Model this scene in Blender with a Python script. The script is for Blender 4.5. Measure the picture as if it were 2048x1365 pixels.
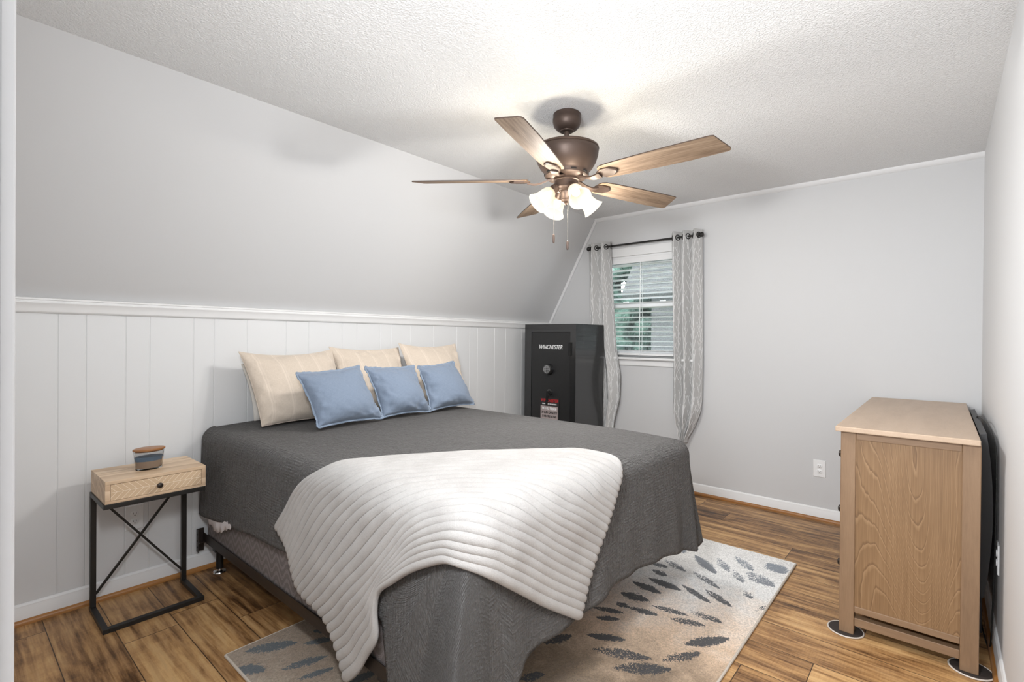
import bpy, math, random
import numpy as np
from mathutils import Vector, Matrix

for o in list(bpy.data.objects):
    bpy.data.objects.remove(o)
SC = bpy.context.scene
COL = SC.collection
random.seed(7)
RNG = np.random.default_rng(11)
PI = math.pi

# ------------------------------------------------------------------ camera
EYE = 1.2865
YAW, PITCH, ROLL = 0.71256, -0.005237, 0.008506
fw = Vector((math.cos(YAW) * math.cos(PITCH), math.sin(YAW) * math.cos(PITCH), math.sin(PITCH)))
r0 = Vector((math.sin(YAW), -math.cos(YAW), 0))
u0 = r0.cross(fw)
rt = r0 * math.cos(ROLL) + u0 * math.sin(ROLL)
up = u0 * math.cos(ROLL) - r0 * math.sin(ROLL)
cd = bpy.data.cameras.new('camera')
cam = bpy.data.objects.new('camera', cd)
COL.objects.link(cam)
cam.matrix_world = Matrix(((rt.x, up.x, -fw.x, 0), (rt.y, up.y, -fw.y, 0), (rt.z, up.z, -fw.z, EYE), (0, 0, 0, 1)))
cd.sensor_width = 36
cd.lens = 17.497
cd.clip_start = 0.02
SC.camera = cam

# ------------------------------------------------------------------ light and exposure
SC.view_settings.view_transform = 'Standard'
SC.view_settings.look = 'None'
SC.view_settings.gamma = 1.0
SC.view_settings.exposure = 0.31
SC.view_settings.use_curve_mapping = False
W = bpy.data.worlds.new('sky')
SC.world = W
W.use_nodes = True
bgn = W.node_tree.nodes['Background']
bgn.inputs[0].default_value = (0.86, 0.94, 1.0, 1)
bgn.inputs[1].default_value = 14.0
BULB_W = 20.5
HALL_W = 70.0
FLASH_W = 36.0
BULB_COL = (1.0, 0.99, 0.98)

def area(name, loc, direction, sx, sy, power, col=(1, 1, 1)):
    l = bpy.data.lights.new(name, 'AREA')
    l.shape = 'RECTANGLE'
    l.size, l.size_y, l.energy, l.color = sx, sy, power, col
    o = bpy.data.objects.new(name, l)
    COL.objects.link(o)
    o.location = loc
    o.rotation_euler = Vector(direction).to_track_quat('-Z', 'Z').to_euler()
    return o

area('hall_fill', (-1.9, 0.3, 1.5), (1, 0.12, 0.12), 1.2, 1.9, HALL_W, (0.94, 0.97, 1.0))  # added fill light behind the camera
# the photographer's diffused flash, held over the camera
area('camera_flash', (0.12, 0.45, 1.76), (0.88, 0.10, -0.06), 0.30, 0.30, FLASH_W, (0.93, 0.965, 1.0))

# ------------------------------------------------------------------ helpers
ORG = {}

class MB:
    """collects vertices and faces in world coordinates, builds ONE mesh object"""
    def __init__(s):
        s.v, s.f, s.m, s.uv = [], [], [], None
    def add(s, vs, fs, mi=0):
        b = len(s.v)
        s.v += [tuple(map(float, p)) for p in vs]
        s.f += [tuple(i + b for i in f) for f in fs]
        s.m += [mi] * len(fs)
        return s
    def box(s, a, b, mi=0):
        (x0, y0, z0), (x1, y1, z1) = a, b
        x0, x1 = min(x0, x1), max(x0, x1); y0, y1 = min(y0, y1), max(y0, y1); z0, z1 = min(z0, z1), max(z0, z1)
        vs = [(x, y, z) for z in (z0, z1) for y in (y0, y1) for x in (x0, x1)]
        return s.add(vs, [(0, 2, 3, 1), (4, 5, 7, 6), (0, 1, 5, 4), (2, 6, 7, 3), (0, 4, 6, 2), (1, 3, 7, 5)], mi)
    def bar(s, a, b, w, h, mi=0, upv=(0, 0, 1)):
        a, b = Vector(a), Vector(b)
        d = (b - a).normalized(); u = Vector(upv)
        sd = d.cross(u)
        if sd.length < 1e-5:
            sd = d.cross(Vector((0, 1, 0)))
        sd.normalize(); u = sd.cross(d)
        vs = []
        for p in (a, b):
            for i, j in ((-1, -1), (1, -1), (1, 1), (-1, 1)):
                vs.append(p + sd * (i * w / 2) + u * (j * h / 2))
        return s.add(vs, [(3, 2, 1, 0), (4, 5, 6, 7), (0, 1, 5, 4), (1, 2, 6, 5), (2, 3, 7, 6), (3, 0, 4, 7)], mi)
    def loft(s, rings, close=True, caps=True, mi=0):
        n = len(rings[0]); vs = [p for r in rings for p in r]; fs = []
        for k in range(len(rings) - 1):
            for i in range(n if close else n - 1):
                j = (i + 1) % n
                fs.append((k * n + i, k * n + j, (k + 1) * n + j, (k + 1) * n + i))
        if caps and close:
            fs.append(tuple(range(n - 1, -1, -1)))
            fs.append(tuple((len(rings) - 1) * n + i for i in range(n)))
        return s.add(vs, fs, mi)
    def lathe(s, prof, c=(0, 0, 0), axis=(0, 0, 1), seg=32, caps=True, mi=0):
        """prof: list of (radius, height along axis)"""
        ax = Vector(axis).normalized()
        a = ax.orthogonal().normalized(); b = ax.cross(a); c = Vector(c)
        rings = [[c + ax * h + (a * math.cos(t) + b * math.sin(t)) * r for t in (2 * PI * i / seg for i in range(seg))] for r, h in prof]
        return s.loft(rings, True, caps, mi)
    def tube(s, pts, r, seg=8, mi=0, caps=True):
        pts = [Vector(p) for p in pts]; rings = []
        ref = None
        for i, p in enumerate(pts):
            d = (pts[min(i + 1, len(pts) - 1)] - pts[max(i - 1, 0)]).normalized()
            if ref is None:
                ref = d.orthogonal().normalized()
            a = (ref - d * ref.dot(d)).normalized(); ref = a; b = d.cross(a)
            rr = r[i] if isinstance(r, (list, tuple)) else r
            rings.append([p + (a * math.cos(t) + b * math.sin(t)) * rr for t in (2 * PI * k / seg for k in range(seg))])
        return s.loft(rings, True, caps, mi)
    def prism(s, poly, axis, a, b, mi=0):
        """poly 2-D points in the two other axes (in xyz order), extruded along axis from a to b"""
        def P(q, t):
            q = list(q); q.insert(axis, t); return tuple(q)
        n = len(poly)
        vs = [P(q, a) for q in poly] + [P(q, b) for q in poly]
        fs = [tuple(range(n - 1, -1, -1)), tuple(range(n, 2 * n))] + [(i, (i + 1) % n, n + (i + 1) % n, n + i) for i in range(n)]
        return s.add(vs, fs, mi)
    def grid(s, P, mi=0, flip=False):
        """P: array (nv, nu, 3)"""
        nv, nu = P.shape[:2]; fs = []
        for j in range(nv - 1):
            for i in range(nu - 1):
                q = (j * nu + i, j * nu + i + 1, (j + 1) * nu + i + 1, (j + 1) * nu + i)
                fs.append(q[::-1] if flip else q)
        return s.add([tuple(p) for p in P.reshape(-1, 3)], fs, mi)
    def torus(s, c, axis, R, r, mi=0, seg=24, n=8):
        ax = Vector(axis).normalized(); a = ax.orthogonal().normalized(); b = ax.cross(a); c = Vector(c)
        vs, fs = [], []
        for i in range(seg):
            t = 2 * PI * i / seg; d = a * math.cos(t) + b * math.sin(t)
            for k in range(n):
                p = 2 * PI * k / n
                vs.append(c + d * (R + r * math.cos(p)) + ax * (r * math.sin(p)))
        for i in range(seg):
            for k in range(n):
                fs.append((i * n + k, ((i + 1) % seg) * n + k, ((i + 1) % seg) * n + (k + 1) % n, i * n + (k + 1) % n))
        return s.add(vs, fs, mi)
    def build(s, name, mats, parent=None, origin=None, smooth=35, bevel=0, seg=2):
        if not isinstance(mats, (list, tuple)):
            mats = [mats]
        org = Vector(origin) if origin is not None else (ORG[parent.name] if parent is not None else Vector((0, 0, 0)))
        me = bpy.data.meshes.new(name)
        vv = [(x - org.x, y - org.y, z - org.z) for x, y, z in s.v]
        me.from_pydata(vv, [], s.f)
        me.validate()
        for m in mats:
            me.materials.append(m)
        if len(mats) > 1:
            me.polygons.foreach_set('material_index', s.m)
        if smooth:
            me.polygons.foreach_set('use_smooth', [True] * len(me.polygons))
            if smooth < 180:
                me.set_sharp_from_angle(angle=math.radians(smooth))
        me.update()
        o = bpy.data.objects.new(name, me)
        COL.objects.link(o)
        ORG[o.name] = org
        if parent is not None:
            o.parent = parent
        else:
            o.location = org
        if bevel:
            b = o.modifiers.new('bevel', 'BEVEL')
            b.width = bevel; b.segments = seg; b.limit_method = 'ANGLE'; b.angle_limit = math.radians(40)
            b.harden_normals = False
        return o

def tag(o, label=None, cat=None, group=None, kind=None):
    if label: o['label'] = label
    if cat: o['category'] = cat
    if group: o['group'] = group
    if kind: o['kind'] = kind
    return o

def thing(name, label, cat, loc, group=None):
    o = bpy.data.objects.new(name, None)
    o.empty_display_size = 0.1
    COL.objects.link(o)
    o.location = loc
    ORG[o.name] = Vector(loc)
    return tag(o, label, cat, group)

# ------------------------------------------------------------------ materials
def newmat(name):
    m = bpy.data.materials.new(name)
    m.use_nodes = True
    nt = m.node_tree
    return m, nt, nt.nodes['Principled BSDF']

class G:
    """tiny node-graph helper"""
    def __init__(s, nt): s.nt = nt
    def n(s, t, **kw):
        x = s.nt.nodes.new(t)
        for k, v in kw.items():
            if k.startswith('i_'):
                x.inputs[k[2:].replace('_', ' ')].default_value = v
            else:
                setattr(x, k, v)
        return x
    def l(s, a, b): s.nt.links.new(a, b)
    def coord(s, kind='Object', scale=(1, 1, 1), rot=(0, 0, 0), loc=(0, 0, 0)):
        tc = s.n('ShaderNodeTexCoord'); mp = s.n('ShaderNodeMapping')
        mp.inputs['Scale'].default_value = scale; mp.inputs['Rotation'].default_value = rot; mp.inputs['Location'].default_value = loc
        s.l(tc.outputs[kind], mp.inputs['Vector'])
        return mp.outputs['Vector']
    def noise(s, vec, scale=5, detail=3, rough=0.5, dist=0.0):
        x = s.n('ShaderNodeTexNoise')
        x.inputs['Scale'].default_value = scale; x.inputs['Detail'].default_value = detail
        x.inputs['Roughness'].default_value = rough; x.inputs['Distortion'].default_value = dist
        s.l(vec, x.inputs['Vector'])
        return x.outputs['Fac']
    def math(s, op, a, b=None, c=None, clamp=False):
        x = s.n('ShaderNodeMath', operation=op); x.use_clamp = clamp
        for i, q in enumerate((a, b, c)):
            if q is None: continue
            if isinstance(q, (int, float)): x.inputs[i].default_value = q
            else: s.l(q, x.inputs[i])
        return x.outputs[0]
    def ramp(s, fac, stops, interp='LINEAR'):
        x = s.n('ShaderNodeValToRGB'); cr = x.color_ramp; cr.interpolation = interp
        while len(cr.elements) < len(stops): cr.elements.new(0.5)
        for e, (p, c) in zip(cr.elements, stops):
            e.position = p
            e.color = (c, c, c, 1) if isinstance(c, (int, float)) else (*c, 1)
        s.l(fac, x.inputs['Fac'])
        return x.outputs['Color']
    def mix(s, fac, a, b, mode='MIX'):
        x = s.n('ShaderNodeMix', data_type='RGBA', blend_type=mode)
        for sock, q in ((x.inputs['Factor'], fac), (x.inputs['A'], a), (x.inputs['B'], b)):
            pass
        ins = [i for i in x.inputs if i.enabled]
        fa = [i for i in ins if i.name == 'Factor'][0]; A = [i for i in ins if i.name == 'A'][0]; B = [i for i in ins if i.name == 'B'][0]
        for sock, q in ((fa, fac), (A, a), (B, b)):
            if isinstance(q, (int, float)): sock.default_value = q
            elif isinstance(q, tuple): sock.default_value = (*q, 1)
            else: s.l(q, sock)
        return [o for o in x.outputs if o.enabled][0]
    def bump(s, h, bsdf, strength=0.3, dist=0.01):
        x = s.n('ShaderNodeBump'); x.inputs['Strength'].default_value = strength; x.inputs['Distance'].default_value = dist
        s.l(h, x.inputs['Height']); s.l(x.outputs['Normal'], bsdf.inputs['Normal'])
        return x
    def sep(s, vec):
        x = s.n('ShaderNodeSeparateXYZ'); s.l(vec, x.inputs[0]); return x.outputs
    def comb(s, x, y, z):
        c = s.n('ShaderNodeCombineXYZ')
        for i, q in enumerate((x, y, z)):
            if isinstance(q, (int, float)): c.inputs[i].default_value = q
            else: s.l(q, c.inputs[i])
        return c.outputs[0]

def plain(name, col, rough=0.5, metal=0.0, spec=0.5, bump=None, vary=0.0, coat=0.0, sheen=0.0):
    m, nt, b = newmat(name); g = G(nt)
    b.inputs['Base Color'].default_value = (*col, 1)
    b.inputs['Roughness'].default_value = rough
    b.inputs['Metallic'].default_value = metal
    b.inputs['Specular IOR Level'].default_value = spec
    b.inputs['Coat Weight'].default_value = coat
    b.inputs['Sheen Weight'].default_value = sheen
    vec = g.coord()
    if vary:
        f = g.noise(vec, 6, 4)
        c = g.ramp(f, [(0.3, tuple(x * (1 - vary) for x in col)), (0.7, tuple(min(1, x * (1 + vary)) for x in col))])
        g.l(c, b.inputs['Base Color'])
    if bump:
        sc, st, ds = bump
        g.bump(g.noise(vec, sc, 3, 0.6), b, st, ds)
    return m

def wood(name, stops, axis=2, stretch=0.06, scale=14, rings=True, rough=0.5, bump=0.15, fine=180, knots=()):
    """wood with the grain running along an axis of the object"""
    m, nt, b = newmat(name); g = G(nt)
    sc = [1, 1, 1]; sc[axis] = stretch
    vec = g.coord(scale=tuple(sc))
    big = g.noise(vec, 2.6, 2, 0.5, 0.6)
    med = g.noise(vec, scale, 4, 0.55, 0.3)
    fin = g.noise(vec, fine, 2, 0.6)
    if rings:
        t = g.math('MULTIPLY', big, 16.0)
        t = g.math('ADD', t, g.math('MULTIPLY', med, 0.8))
        t = g.math('FRACT', t)
        t = g.math('POWER', t, 1.6)
        f = g.math('ADD', g.math('MULTIPLY', t, 0.5), g.math('MULTIPLY', med, 0.35))
    else:
        f = g.math('ADD', g.math('MULTIPLY', med, 0.7), g.math('MULTIPLY', big, 0.3))
    f = g.math('ADD', f, g.math('MULTIPLY', g.math('SUBTRACT', fin, 0.5), 0.35))
    c = g.ramp(f, stops)
    g.l(c, b.inputs['Base Color'])
    b.inputs['Roughness'].default_value = rough
    g.bump(f, b, bump, 0.002)
    return m

M = {}
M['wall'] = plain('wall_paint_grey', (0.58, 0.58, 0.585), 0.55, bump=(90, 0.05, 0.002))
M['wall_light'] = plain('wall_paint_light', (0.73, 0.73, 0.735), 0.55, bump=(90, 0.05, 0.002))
M['panel'] = plain('panel_white', (0.70, 0.705, 0.71), 0.42, bump=(30, 0.04, 0.002))
M['trim'] = plain('trim_white', (0.78, 0.78, 0.78), 0.35)
M['white_plastic'] = plain('white_plastic', (0.80, 0.80, 0.80), 0.3)
M['dark_slot'] = plain('dark_slot', (0.03, 0.03, 0.03), 0.6)
M['black_metal'] = plain('black_metal', (0.012, 0.011, 0.010), 0.42, bump=(160, 0.06, 0.001))
M['brown_metal'] = plain('bed_frame_brown', (0.028, 0.02, 0.016), 0.45, 0.3)
M['chrome'] = plain('glide_chrome', (0.7, 0.7, 0.7), 0.2, 1.0)
M['bronze'] = plain('fan_bronze', (0.080, 0.054, 0.043), 0.46, 0.5)
M['safe_black'] = plain('safe_black', (0.012, 0.0122, 0.013), 0.22, 0.0, 0.7, bump=(260, 0.03, 0.001), coat=0.25)
M['safe_door'] = plain('safe_door_black', (0.013, 0.013, 0.0135), 0.42, 0.0, 0.5, bump=(260, 0.03, 0.001))
M['gap_black'] = plain('gap_black', (0.002, 0.002, 0.002), 0.8)
M['keypad'] = plain('keypad_grey', (0.25, 0.25, 0.25), 0.5)
M['letter_white'] = plain('letter_white', (0.85, 0.85, 0.85), 0.5)
M['letter_red'] = plain('letter_red', (0.42, 0.02, 0.025), 0.5)
M['card_grey'] = plain('card_grey', (0.36, 0.30, 0.29), 0.5)
M['card_black'] = plain('card_black', (0.02, 0.018, 0.018), 0.5)
M['oak_shoe'] = wood('oak_shoe', [(0.2, (0.25, 0.10, 0.025)), (0.8, (0.45, 0.21, 0.06))], 0, 0.08, 18, False, 0.35)
M['oak_shoe_y'] = wood('oak_shoe_y', [(0.2, (0.25, 0.10, 0.025)), (0.8, (0.45, 0.21, 0.06))], 1, 0.08, 18, False, 0.35)
M['dark_plastic'] = plain('dark_plastic', (0.03, 0.03, 0.032), 0.5)
M['cable'] = plain('cable_black', (0.008, 0.008, 0.008), 0.5)
M['slider_felt'] = plain('slider_felt', (0.035, 0.026, 0.022), 0.8)
M['knob_dark'] = plain('knob_dark', (0.03, 0.022, 0.018), 0.35, 0.4)

def ceiling_mat():
    m, nt, b = newmat('ceiling_popcorn'); g = G(nt)
    vec = g.coord()
    n1 = g.noise(vec, 120, 3, 0.65)
    n2 = g.noise(vec, 45, 2, 0.5)
    h = g.ramp(n1, [(0.42, 0.0), (0.66, 1.0)])
    h2 = g.math('ADD', h, g.math('MULTIPLY', n2, 0.5))
    b.inputs['Roughness'].default_value = 0.9
    b.inputs['Base Color'].default_value = (0.87, 0.87, 0.87, 1)
    g.bump(h2, b, 0.55, 0.011)
    return m
M['ceiling'] = ceiling_mat()

def floor_mat():
    m, nt, b = newmat('floor_laminate_planks'); g = G(nt)
    v = g.sep(g.coord())
    PWID, PLEN = 0.1975, 1.21
    xs = g.math('DIVIDE', g.math('SUBTRACT', v[0], 0.116), PWID)
    row = g.math('FLOOR', xs); fx = g.math('FRACT', xs)
    wn = g.n('ShaderNodeTexWhiteNoise', noise_dimensions='1D'); g.l(row, wn.inputs['W'])
    ys = g.math('ADD', g.math('DIVIDE', v[1], PLEN), g.math('MULTIPLY', wn.outputs['Value'], 1.0))
    idx = g.math('FLOOR', ys); fy = g.math('FRACT', ys)
    wn2 = g.n('ShaderNodeTexWhiteNoise', noise_dimensions='2D'); g.l(g.comb(row, idx, 0), wn2.inputs['Vector'])
    rnd = wn2.outputs['Value']
    # streaks inside a plank, shifted per plank
    px = g.math('ADD', v[0], g.math('MULTIPLY', rnd, 7.3)); py = g.math('ADD', v[1], g.math('MULTIPLY', rnd, 3.1))
    st = g.noise(g.comb(px, g.math('MULTIPLY', py, 0.035), rnd), 26, 3, 0.6, 0.15)
    st2 = g.noise(g.comb(px, g.math('MULTIPLY', py, 0.10), rnd), 60, 4, 0.65, 0.4)
    blot = g.noise(g.comb(px, g.math('MULTIPLY', py, 0.5), rnd), 7, 3, 0.6, 0.8)
    saw = g.noise(g.comb(g.math('MULTIPLY', px, 0.06), py, rnd), 170, 1, 0.5, 0.0)
    f = g.math('ADD', g.math('MULTIPLY', g.math('SUBTRACT', st, 0.5), 1.25), g.math('MULTIPLY', g.math('SUBTRACT', st2, 0.5), 0.85))
    f = g.math('ADD', f, g.math('MULTIPLY', g.math('SUBTRACT', rnd, 0.5), 0.34))
    f = g.math('ADD', f, g.math('MULTIPLY', g.math('SUBTRACT', blot, 0.5), 0.75))
    f = g.math('ADD', f, g.math('MULTIPLY', g.math('SUBTRACT', saw, 0.5), 0.13))
    f = g.math('ADD', f, 0.52)
    col = g.ramp(f, [(0.14, (0.050, 0.024, 0.010)), (0.34, (0.165, 0.080, 0.030)), (0.52, (0.32, 0.17, 0.068)), (0.70, (0.49, 0.28, 0.115)), (0.90, (0.64, 0.40, 0.18))])
    grey = g.mix(g.ramp(st2, [(0.45, 0.0), (0.7, 0.28)]), col, (0.27, 0.19, 0.12))
    ex = g.math('MINIMUM', fx, g.math('SUBTRACT', 1.0, fx))
    ey = g.math('MULTIPLY', g.math('MINIMUM', fy, g.math('SUBTRACT', 1.0, fy)), PLEN / PWID)
    e = g.math('MINIMUM', ex, ey)
    seam = g.ramp(e, [(0.004, 0.0), (0.012, 1.0)])
    c2 = g.mix(seam, (0.035, 0.02, 0.012), grey)
    g.l(c2, b.inputs['Base Color'])
    b.inputs['Specular IOR Level'].default_value = 0.32
    rr = g.ramp(st2, [(0.3, 0.30), (0.7, 0.46)]); g.l(rr, b.inputs['Roughness'])
    hh = g.math('ADD', g.math('MULTIPLY', seam, 0.8), g.math('MULTIPLY', st2, 0.4))
    g.bump(hh, b, 0.25, 0.002)
    return m
M['floor'] = floor_mat()

# ================================================================== THE SETTING
LX = 4.1524      # far (window) wall
LY = 3.0787      # wall behind the bed
RY = -0.1848     # right wall
HC = 2.44        # ceiling
RAIL = 1.4506
SY = 2.5355      # where the slope meets the ceiling
NX = 0.0391       # inner face of the near wall with the doorway
HX = -2.2        # end of the hall behind the camera
T = 0.12

tag(MB().box((HX - 0.2, RY - T, -0.08), (LX + T, LY + T, 0)).build('floor', M['floor'], smooth=0), kind='structure')
tag(MB().box((HX - 0.2, RY - T, HC), (LX + T, SY + 0.2, HC + 0.1)).build('ceiling', M['ceiling'], smooth=0), kind='structure')
# panelled knee wall with V-grooves (profile extruded upward)
gx = [0.116, 0.217, 0.366, 0.466, 0.618, 0.717, 0.915, 1.016, 1.191, 1.419, 1.564, 1.801, 1.915, 2.104, 2.2, 2.371, 2.602, 2.854, 3.005, 3.1, 3.32, 3.47, 3.70, 3.82, 4.02]
prof = [(-0.1, LY + T), (-0.1, LY)]
for q in gx:
    prof += [(q - 0.0035, LY), (q - 0.001, LY + 0.0022), (q + 0.001, LY + 0.0022), (q + 0.0035, LY)]
prof += [(LX + T, LY), (LX + T, LY + T)]
tag(MB().prism(prof[::-1], 2, 0, RAIL).build('wall_left', M['panel'], smooth=0), kind='structure')
# sloped wall above it
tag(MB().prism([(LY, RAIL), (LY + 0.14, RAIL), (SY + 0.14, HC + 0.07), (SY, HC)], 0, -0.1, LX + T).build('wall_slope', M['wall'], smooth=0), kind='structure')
# right wall and its hall continuation
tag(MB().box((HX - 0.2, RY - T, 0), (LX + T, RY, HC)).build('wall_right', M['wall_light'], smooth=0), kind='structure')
# far wall with the window opening
WY0, WY1, WZ0, WZ1 = 1.60, 2.48, 1.125, 2.05
m = MB()
m.box((LX, RY - T, 0), (LX + T, WY0, HC)).box((LX, WY1, 0), (LX + T, LY + T, HC))
m.box((LX, WY0, 0), (LX + T, WY1, WZ0)).box((LX, WY0, WZ1), (LX + T, WY1, HC))
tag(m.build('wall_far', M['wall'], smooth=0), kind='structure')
# near wall with the doorway the photograph is taken from, and the hall behind it
m = MB()
m.box((NX - T, 0.70, 0), (NX, LY + T, HC)).box((NX - T, RY, 2.06), (NX, 0.70, HC))
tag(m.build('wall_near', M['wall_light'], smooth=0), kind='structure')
m = MB().box((NX - T - 0.012, 0.682, 0), (NX + 0.0, 0.70, 2.06)).box((NX - T - 0.012, RY, 2.042), (NX, 0.70, 2.06))
m.box((NX - T - 0.02, 0.682, 0), (NX - T, 0.76, 2.12)).box((NX, 0.690, 0), (NX + 0.012, 0.76, 2.12))
tag(m.build('door_1', M['wall'], smooth=0, bevel=0.002), kind='structure')
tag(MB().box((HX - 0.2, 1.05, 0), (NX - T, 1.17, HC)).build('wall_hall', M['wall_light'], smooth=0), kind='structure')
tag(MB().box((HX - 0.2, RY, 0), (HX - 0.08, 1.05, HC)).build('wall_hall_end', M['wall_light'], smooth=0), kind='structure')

# chair rail
rp = [(LY, 1.382), (LY - 0.010, 1.384), (LY - 0.016, 1.390), (LY - 0.019, 1.402), (LY - 0.021, 1.412), (LY - 0.026, 1.422), (LY - 0.030, 1.428),
      (LY - 0.030, 1.432), (LY - 0.026, 1.434), (LY - 0.026, 1.440), (LY - 0.031, 1.442), (LY - 0.031, 1.449), (LY - 0.026, 1.4515), (LY, 1.4515)]
tag(MB().prism(rp[::-1], 0, NX, LX).build('trim_1', M['trim'], smooth=30), kind='structure')

def base_prof(y, s):
    return [(y, 0), (y - s * 0.013, 0), (y - s * 0.013, 0.068), (y - s * 0.010, 0.075), (y - s * 0.010, 0.081), (y - s * 0.005, 0.088), (y, 0.090)]
def shoe_prof(y, s):
    return [(y - s * 0.012, 0), (y - s * 0.026, 0), (y - s * 0.026, 0.010), (y - s * 0.0225, 0.017), (y - s * 0.017, 0.021), (y - s * 0.012, 0.0225)]
tag(MB().prism(base_prof(LY, 1)[::-1], 0, NX, LX).build('baseboard_left', M['trim'], smooth=30), kind='structure')
tag(MB().prism(base_prof(RY, -1), 0, NX, LX).build('baseboard_right', M['trim'], smooth=30), kind='structure')
tag(MB().prism(base_prof(LX, 1), 1, RY, LY).build('baseboard_far', M['trim'], smooth=30), kind='structure')
tag(MB().prism(shoe_prof(LY, 1)[::-1], 0, NX, LX).build('trim_2', M['oak_shoe'], smooth=30), kind='structure')
tag(MB().prism(shoe_prof(RY, -1), 0, NX, LX).build('trim_3', M['oak_shoe'], smooth=30), kind='structure')
tag(MB().prism(shoe_prof(LX, 1), 1, RY, LY).build('trim_4', M['oak_shoe_y'], smooth=30), kind='structure')
# small white moulding where the far wall meets ceiling and slope
tag(MB().prism([(LX, HC), (LX - 0.022, HC), (LX - 0.022, HC - 0.008), (LX - 0.013, HC - 0.020), (LX - 0.006, HC - 0.030), (LX, HC - 0.032)], 1, RY, SY).build('trim_5', M['wall_light'], smooth=40), kind='structure')
sd = Vector((0, SY - LY, HC - RAIL)).normalized()
sn = Vector((0, -sd.z, sd.y))   # into the room
a = Vector((LX - 0.009, LY, RAIL)) + sn * 0.014; b_ = Vector((LX - 0.009, SY, HC)) + sn * 0.014
tag(MB().bar(a, b_, 0.020, 0.028, upv=sn).build('trim_6', M['wall_light'], smooth=0, bevel=0.008, seg=3), kind='structure')

# ------------------------------------------------------------------ window
win = bpy.data.objects.new('window_1', None); COL.objects.link(win); win.location = (LX, 2.04, WZ0); ORG[win.name] = Vector((LX, 2.04, WZ0))
tag(win, 'white double-hung window in the far wall', 'window', kind='structure')
m = MB()
m.box((LX - 0.018, WY0 - 0.07, WZ0), (LX, WY0, WZ1)).box((LX - 0.018, WY1, WZ0), (LX, WY1 + 0.07, WZ1))
m.box((LX - 0.018, WY0 - 0.07, WZ1), (LX, WY1 + 0.07, WZ1 + 0.078))
m.build('casing', M['trim'], win, smooth=0, bevel=0.003)
MB().box((LX - 0.055, WY0 - 0.10, WZ0 - 0.022), (LX + 0.06, WY1 + 0.10, WZ0)).build('stool', M['trim'], win, smooth=0, bevel=0.006)
MB().box((LX - 0.016, WY0 - 0.07, WZ0 - 0.075), (LX, WY1 + 0.07, WZ0 - 0.022)).build('apron', M['trim'], win, smooth=0, bevel=0.004)
m = MB()
for y in (WY0, WY1 - 0.03): m.box((LX + 0.0, y, WZ0), (LX + T, y + 0.03, WZ1))
m.box((LX + 0.0, WY0, WZ1 - 0.02), (LX + T, WY1, WZ1)).box((LX + 0.05, WY0, WZ0), (LX + T + 0.02, WY1, WZ0 + 0.02))
m.build('frame', M['white_plastic'], win, smooth=0, bevel=0.002)
MEET = 1.60
def sash(name, x, z0, z1):
    q = MB(); y0, y1 = WY0 + 0.03, WY1 - 0.03; w = 0.04
    q.box((x, y0, z0), (x + 0.028, y0 + w, z1)).box((x, y1 - w, z0), (x + 0.028, y1, z1))
    q.box((x, y0 + w, z0), (x + 0.028, y1 - w, z0 + w)).box((x, y0 + w, z1 - w), (x + 0.028, y1 - w, z1))
    s = q.build(name, M['white_plastic'], win, smooth=0, bevel=0.002)
    return s
s1 = sash('lower_sash', LX + 0.058, WZ0 + 0.02, MEET + 0.02)
s2 = sash('upper_sash', LX + 0.090, MEET - 0.02, WZ1 - 0.02)
gm, gnt, gb = newmat('window_glass')
gb.inputs['Transmission Weight'].default_value = 1.0; gb.inputs['Roughness'].default_value = 0.0; gb.inputs['IOR'].default_value = 1.05
gb.inputs['Base Color'].default_value = (0.93, 0.98, 0.97, 1)
MB().box((LX + 0.070, WY0 + 0.07, WZ0 + 0.06), (LX + 0.073, WY1 - 0.07, MEET - 0.02)).build('pane', gm, s1, smooth=0)
MB().box((LX + 0.102, WY0 + 0.07, MEET + 0.02), (LX + 0.105, WY1 - 0.07, WZ1 - 0.06)).build('pane', gm, s2, smooth=0)
for y in (1.86, 2.22):
    MB().lathe([(0.016, 0), (0.016, 0.008), (0.009, 0.012), (0.009, 0.02)], (LX + 0.065, y, MEET + 0.02)).bar((LX + 0.065, y, MEET + 0.034), (LX + 0.065, y + 0.045, MEET + 0.034), 0.012, 0.007).build('sash_lock', M['white_plastic'], s1)

# blinds
bl = thing('venetian_blind', 'white wooden venetian blind hanging open in the window', 'blind', (LX + 0.02, 2.04, WZ0))
bx = LX + 0.022
MB().box((bx - 0.025, WY0 + 0.035, WZ1 - 0.06), (bx + 0.022, WY1 - 0.035, WZ1 - 0.021)).build('head_rail', M['white_plastic'], bl, smooth=0, bevel=0.003)
MB().box((bx - 0.031, WY0 + 0.032, WZ1 - 0.066), (bx - 0.026, WY1 - 0.032, WZ1 - 0.021)).build('valance', M['white_plastic'], bl, smooth=0, bevel=0.002)
zs = [1.185 + i * 0.0435 for i in range(19)]
slat_me = None
for z in zs:
    if slat_me is None:
        tt = [(-0.024 + 0.048 * i / 6) for i in range(7)]
        tilt = math.radians(-11)
        P = lambda q, k: (bx + q * math.cos(tilt), k, WZ0 + q * math.sin(tilt) + 0.0025 * (1 - (q / 0.024) ** 2))
        m = MB()
        rings = [[P(q, k) for q in tt] + [(P(q, k)[0], k, P(q, k)[2] - 0.0026) for q in tt[::-1]] for k in (WY0 + 0.04, WY1 - 0.04)]
        m.loft(rings)
        o = m.build('slat', M['white_plastic'], bl, smooth=30)
        slat_me = o
    else:
        o = slat_me.copy(); COL.objects.link(o); o.parent = bl
    o.location = (0, 0, z - WZ0)
MB().box((bx - 0.025, WY0 + 0.04, 1.142), (bx + 0.024, WY1 - 0.04, 1.162)).build('bottom_rail', M['white_plastic'], bl, smooth=0, bevel=0.004)
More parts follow.
